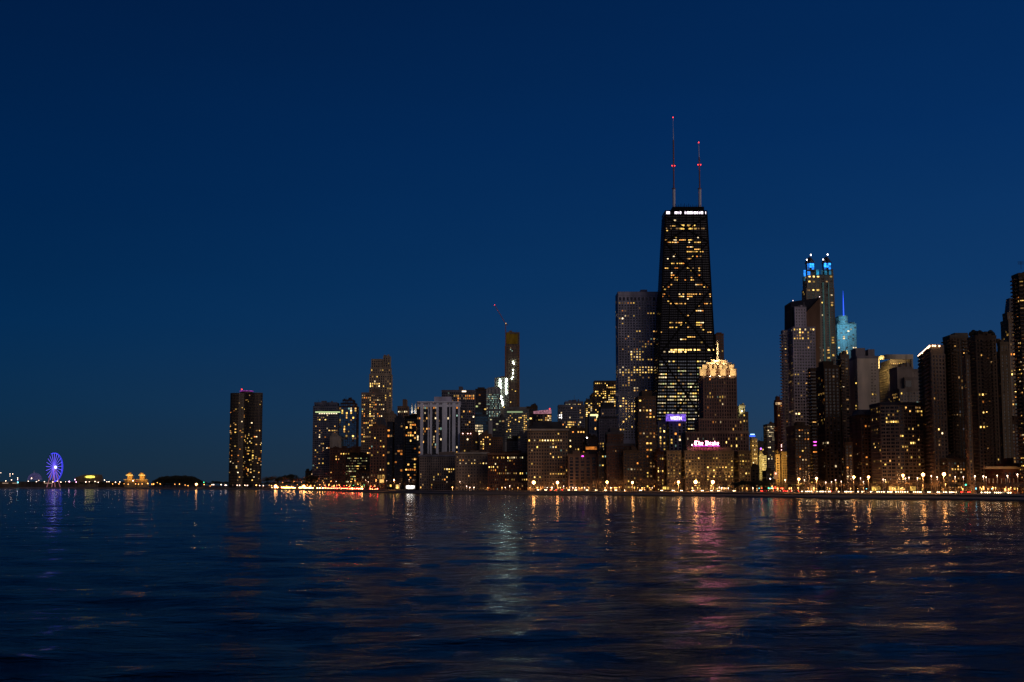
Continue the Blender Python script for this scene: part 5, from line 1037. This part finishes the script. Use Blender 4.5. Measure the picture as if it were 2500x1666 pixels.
OL += [(x_, y_, s2) for x_, y_, s2 in ((700, 1189.5, 1.3), (712, 1190, 1.1), (726, 1184, 1), (750, 1185, 1.2), (757, 1190, 1.6), (768, 1186, .9), (781, 1184, 1), (790, 1179, .8), (804, 1183, 1), (816, 1186, 1.1), (828, 1184, .8), (846, 1186, .9), (874, 1183, .9), (884, 1189, 1.2), (690, 1178, .7), (718, 1176, .7), (736, 1178, .7))]  # extra orange lamps added to build the blaze and warm the trees behind
for t in OL: lamp(t[0], t[1], 'O', t[2] if len(t) > 2 else 1)
for x, y, k, s_ in [(43.6, 1179, 'c', 1.6), (169, 1177, 'p', 1.6), (183, 1172, 'p', 1.3), (186, 1178, 'p', 1.2), (43, 1172, 'p', 1), (497.6, 1178.5, 'g', 1), (795, 1188, 'r', 1.1), (803, 1186, 'r', 1), (813, 1189, 'r', 1.1), (822, 1187, 'r', 1.2), (831, 1188.5, 'r', 1.1), (840, 1187, 'r', 1.1), (851, 1189, 'r', .9), (906, 1188, 'r', 1), (913, 1188.5, 'r', 1), (1860, 1198, 'r', .8), (1889, 1195, 'r', 1), (1894, 1200, 'r', 1.1), (1898, 1196, 'O', 1), (1902, 1201, 'r', 1), (1907, 1197, 'r', 1), (1893, 1190, 'r', .9), (1912, 1202, 'r', .9), (1899, 1204, 'O', .9), (863, 1186, 'g', .8), (889, 1185, 'g', .8), (882, 1193.5, 'g', 1), (1853.5, 1196, 'c', .8), (1876, 1196, 'g', 1.2), (1880, 1196.3, 'g', 1), (1884.5, 1195.5, 'c', 1.1), (2357.7, 1185, 'g', 1.3), (2383, 1194, 'c', 1.1), (2115.5, 1194, 'c', .7), (2421.5, 1194.5, 'c', .7)]: lamp(x, y, k, s_, name='signal_lamp' if k == 'g' else 'coloured_lamp', cat='lamp')
random.seed(11)
for i in range(118):
    px = random.choice([random.uniform(1180, 1600), random.uniform(1620, 1940), random.uniform(1940, 2340), random.uniform(2340, 2500), random.uniform(650, 930)]); lamp(px, random.uniform(1190, 1196) if px > 1000 else random.uniform(1184, 1190), 'y', random.uniform(.5, .95), back=random.uniform(86, 96))  # small yellow lamps scattered at random, more added to warm the tree band
# lit shop fronts at the foot of the black slabs
def shopfront(px0, px1, y0, y1, label, key, n):
    Y = D((px0 + px1) / 2) + 96; root = empty('shop_front', gpt_at((px0 + px1) / 2, Y), label, 'shop front'); mb = MB(); a = at(px0 - 1, y0 - 2.5, Y); b = at(px1 + 1, y1, Y); mb.box(a.x, b.x, Y, Y + 6, GZ, a.z); mb.build('wall', wallmat((.15, .12, .1)), root)
    for i in range(n): x0 = px0 + (px1 - px0) * i / n; add_bar_box(None, root, 'display_window', x0 + .4, x0 + (px1 - px0) / n - .4, y0, y1, Y - .1, .15, LIT[key])
shopfront(966, 975, 1184, 1193, 'small lit shop front with yellow windows below the black slab pair', 'Y', 4); shopfront(991, 1013, 1186, 1193.5, 'bright white shop front below the right black glass slab', 'W', 7); shopfront(1034, 1080, 1186.5, 1192.5, 'row of round pinkish lit shop windows below the grey palazzo block', 'p', 9); shopfront(1618, 1634, 1189, 1195, 'dim lit kiosk windows left of the uplit hotel', 'y', 4); shopfront(2364, 2376, 1199, 1205, 'small greenish lit kiosk by the road near the red mansion', 'g', 4)
shopfront(2128, 2150, 1188, 1198, 'low golden lit arcade below the ornate mansard building', 'y', 6); shopfront(2170, 2196, 1188, 1198, 'low golden lit arcade below the left of the curved front building', 'y', 7); shopfront(2222, 2236, 1188, 1198, 'short golden lit arcade below the right of the curved front building', 'y', 4); shopfront(1978, 1990, 1186, 1198, 'golden lit entrance below the dark curved balcony tower', 'd', 4)

# ---------------------------------------------------------------- cars
def car_parts():
    P = []
    body = plain('car_paint', (.05, .055, .07), .3, .4)
    mb = MB(); prof = [(-2.2, .35), (2.2, .35), (2.25, .7), (1.9, .88), (1.0, .95), (-1.9, .98), (-2.25, .8)]
    mb.hull([(x, -.88, z) for x, z in prof], [(x, .88, z) for x, z in prof]); P.append(('body', mb.mesh('body', body)))
    mb = MB(); prof = [(-1.6, .96), (1.0, .96), (.35, 1.42), (-1.1, 1.45)]; mb.hull([(x, -.78, z) for x, z in prof], [(x, .78, z) for x, z in prof]); P.append(('cabin', mb.mesh('cabin', glassmat())))
    for x in (-1.35, 1.35):
        for y in (-.85, .85):
            mb = MB(); mb.bar((x, y - .1, .33), (x, y + .1, .33), .33, 12); P.append(('wheel', mb.mesh('wheel', plain('tyre', (.02, .02, .02), .9))))
    for y in (-.62, .62):
        mb = MB(); mb.ball((2.2, y, .68), .27, 8, 5); P.append(('headlight', mb.mesh('headlight', litmat('headlight', (1, .70, .38), 15, False, True))))
        mb = MB(); mb.ball((-2.2, y, .76), .17, 8, 5); P.append(('tail_light', mb.mesh('tail_light', litmat('tail_light', (1, .03, .02), 30, False, True))))
    return P
CP = car_parts()
GLARE = litmat('headlight_glare', (1, .42, .12), 70, False, True); TAILF = litmat('tail_light_glare', (1, .05, .03), 60, False)  # glare of the far traffic put into the strength of its lights
FAR = {}
proto = empty('car', (0, 0, 0)); PK = []
for n_, me in CP: o = link(n_, me); o.parent = proto; PK.append(o)
used = False
def car(px, back, toward=True):
    global used
    a, b = gpt(px - 8, back), gpt(px + 8, back); d = (b - a) if toward else (a - b); rz = math.atan2(d.y, d.x) + (random.uniform(-.05, .05)) ; p = gpt(px, back); p.z = GZ + .02
    if toward: rz -= .22                # the lanes swing round towards the lake here
    c = copy_tree(proto, p, rz, kids=PK) if used else proto
    if not used: c.location = p; c.rotation_euler.z = rz; used = True
    way = 'white headlights' if toward else 'red tail lights'
    if px < 1000 and c is not proto:    # far stretch: oversized glowing balls stand in for the glare of the lights
        c.scale = (1.0, 1.0, 1.0)
        for ch in c.children:
            if ch.name.startswith(('headlight', 'tail_light')):
                k = ch.name.split('.')[0]
                if k not in FAR: FAR[k] = bpy.data.meshes.new(k); q_ = MB(); q_.ball((2.2 if k == 'headlight' else -2.2, 0, .72), .50, 8, 5); FAR[k].from_pydata(q_.v, [], q_.f); FAR[k].materials.append(None); FAR[k].materials[0] = GLARE if k == 'headlight' else TAILF
                ch.data = FAR[k]
    tag(c, f'car with {way} {near(px)}', 'car', f'cars with {"headlights" if toward else "tail lights"} {near(px)}')
random.seed(5)
SEG = [(664, 680, 6), (687, 722, 3), (731, 765, 3), (775, 797, 7), (860, 890, 5), (800, 856, 15), (1957, 1980, 5), (1994, 2020, 6), (2044, 2104, 5.2), (2122, 2170, 5.2), (2184, 2207, 5.2), (2212, 2239, 5.2), (2246, 2295, 5), (2302, 2330, 5.2), (2389, 2424, 5), (2426, 2460, 5)]
for a, b, st_ in SEG:
    x = a
    while x < b: car(x, 71 + random.choice([0, 3.4])); x += st_ * random.uniform(.85, 1.15)
for a, b, st_ in [(796, 858, 2.6), (864, 888, 7), (903, 920, 4), (1856, 1925, 7), (2020, 2044, 9), (2332, 2362, 9), (1340, 1375, 14), (1930, 1956, 9)]:
    x = a
    while x < b: car(x, (84 if x > 1000 else 66) + random.choice([0, 3.4]), False); x += st_ * random.uniform(.8, 1.2)
for x in (1310, 1328, 1385, 1402, 1430, 1452, 1475, 1500, 1520, 1560, 1612, 1640, 1660, 1688, 1712, 1735, 1752, 1790): car(x, 71, True)

# ---------------------------------------------------------------- trees
bark = plain('bark', (.09, .065, .045), .9); twig = plain('twigs', (.22, .15, .09), .9); dark_leaf = plain('leaf', (.045, .05, .03), .9)
def make_tree(seed, dense=False):
    rnd = random.Random(seed); tr = MB(); cr = MB(); H = 12
    tr.bar((0, 0, 0), (.15, 0, H * .38), .34, 8, .22); tips = []
    def grow(p, d, L, r, lv):
        q = p + d * L; (tr if lv < 1 else cr).bar(p, q, r, 5 if lv < 2 else 3, r * .62)
        if lv >= 3: tips.append(q); return
        for k in range(rnd.choice([3, 3, 4])):
            nd = (d + Vector((rnd.uniform(-1, 1), rnd.uniform(-1, 1), rnd.uniform(-.15, .7))) * .75).normalized(); grow(q, nd, L * rnd.uniform(.6, .82), r * .55, lv + 1)
    for k in range(5):
        a = 2 * math.pi * k / 5 + rnd.uniform(-.4, .4); grow(Vector((.12, 0, H * (.28 + .02 * k))), Vector((math.cos(a) * .6, math.sin(a) * .6, rnd.uniform(.6, 1.1))).normalized(), 2.5, .17, 0)
    for q in tips:
        for k in range(9 if dense else 4):
            c = q + Vector((rnd.gauss(0, .55), rnd.gauss(0, .55), rnd.gauss(.1, .5))); s_ = rnd.uniform(.16, .34) if dense else rnd.uniform(.10, .2)
            d = Vector((rnd.uniform(-1, 1), rnd.uniform(-1, 1), rnd.uniform(-1, 1))).normalized() * s_; e = d.cross(Vector((rnd.uniform(-1, 1), 1, .3))).normalized() * s_ * (.8 if dense else .35); cr.face([c - d, c + e, c + d, c - e])
    return tr.mesh('trunk', bark), cr.mesh('crown', dark_leaf if dense else twig)
TM = [make_tree(i) for i in range(5)] + [make_tree(20 + i, True) for i in range(3)]
PROTO = {}
def tree(px, back, h, kind, label, group, leafy=False):
    g = gpt(px, back); i = kind
    if i not in PROTO:
        root = empty('bare_tree' if i < 5 else 'leafy_tree', g); t_ = link('trunk', TM[i][0]); t_.parent = root; c_ = link('crown', TM[i][1]); c_.parent = root; PROTO[i] = (root, [t_, c_]); r_ = root
    else: r_ = copy_tree(PROTO[i][0], g, kids=PROTO[i][1])
    r_.scale = (h / 11 * random.uniform(.9, 1.15), h / 11, h / 11); r_.rotation_euler.z = random.uniform(0, 6.28)
    tag(r_, label, 'tree', group)
random.seed(3)
x = 935
while x < 2500:
    if not (1842 < x < 1860):
        hpx = random.uniform(20, 34) if x > 1250 else random.uniform(16, 26); bk = random.uniform(50, 62) if random.random() < .35 and min(abs(x - b_[0]) for b_ in BIG) > 12 else random.uniform(90, 97)
        h = hpx * (D(x) + bk) / F
        tree(x, bk, h, random.randrange(5), f'bare brown winter tree {near(x)}', f'bare trees {near(x)}')
    x += random.uniform(7, 17)
for x in (1800, 1808, 1817, 1826, 1836, 1846, 1856, 1866, 1875): tree(x, 58, random.uniform(24, 31) * 900 / F, 5 + random.randrange(3), 'dark leafy tree in the clump between the uplit hotel and the avenue', 'dark leafy tree clump at the avenue')
for x, h in ((2330, 26), (1935, 24), (1955, 26)): tree(x, 60, h * 800 / F, 5, f'small dark leafy tree {near(x)}', f'leafy trees {near(x)}')
for i in range(34):                                            # tree mound left of the lone tower
    x = 373 + i * 3.55; t_ = (x - 432) / 62; hp = 29 * math.sqrt(max(.18, 1 - abs(t_) ** 3)); 
    for q in (1, .62, .34): tree(x + random.uniform(-1, 1), 70 + 40 * q + random.uniform(0, 20), hp * q * 2450 / F, 5 + random.randrange(3), 'dark tree in the rounded mound of trees left of the lone tower', 'rounded mound of dark trees on the left')
x = 495
while x < 565: tree(x, 90, random.uniform(12, 20) * 2300 / F, 5 + random.randrange(3), 'low dark tree just left of the lone three lobed tower', 'low dark trees left of the lone tower'); x += random.uniform(5, 9)
x = 640
while x < 765: hh = random.uniform(24, 33) * 2100 / F; tree(x + 2, 70, hh * .5, 5 + random.randrange(3), 'low bushy tree under the row right of the lone three lobed tower', 'low bushy trees right of the lone tower'); tree(x, 100, hh, random.randrange(8), 'hazy dark tree in the row right of the lone three lobed tower', 'row of dark trees right of the lone tower'); x += random.uniform(4, 8)
x = 150
while x < 300: tree(x, 90, random.uniform(8, 14) * 2700 / F, 5 + random.randrange(3), 'tiny dark tree on the pier behind the lamps', 'tiny dark trees on the pier'); x += random.uniform(9, 15)
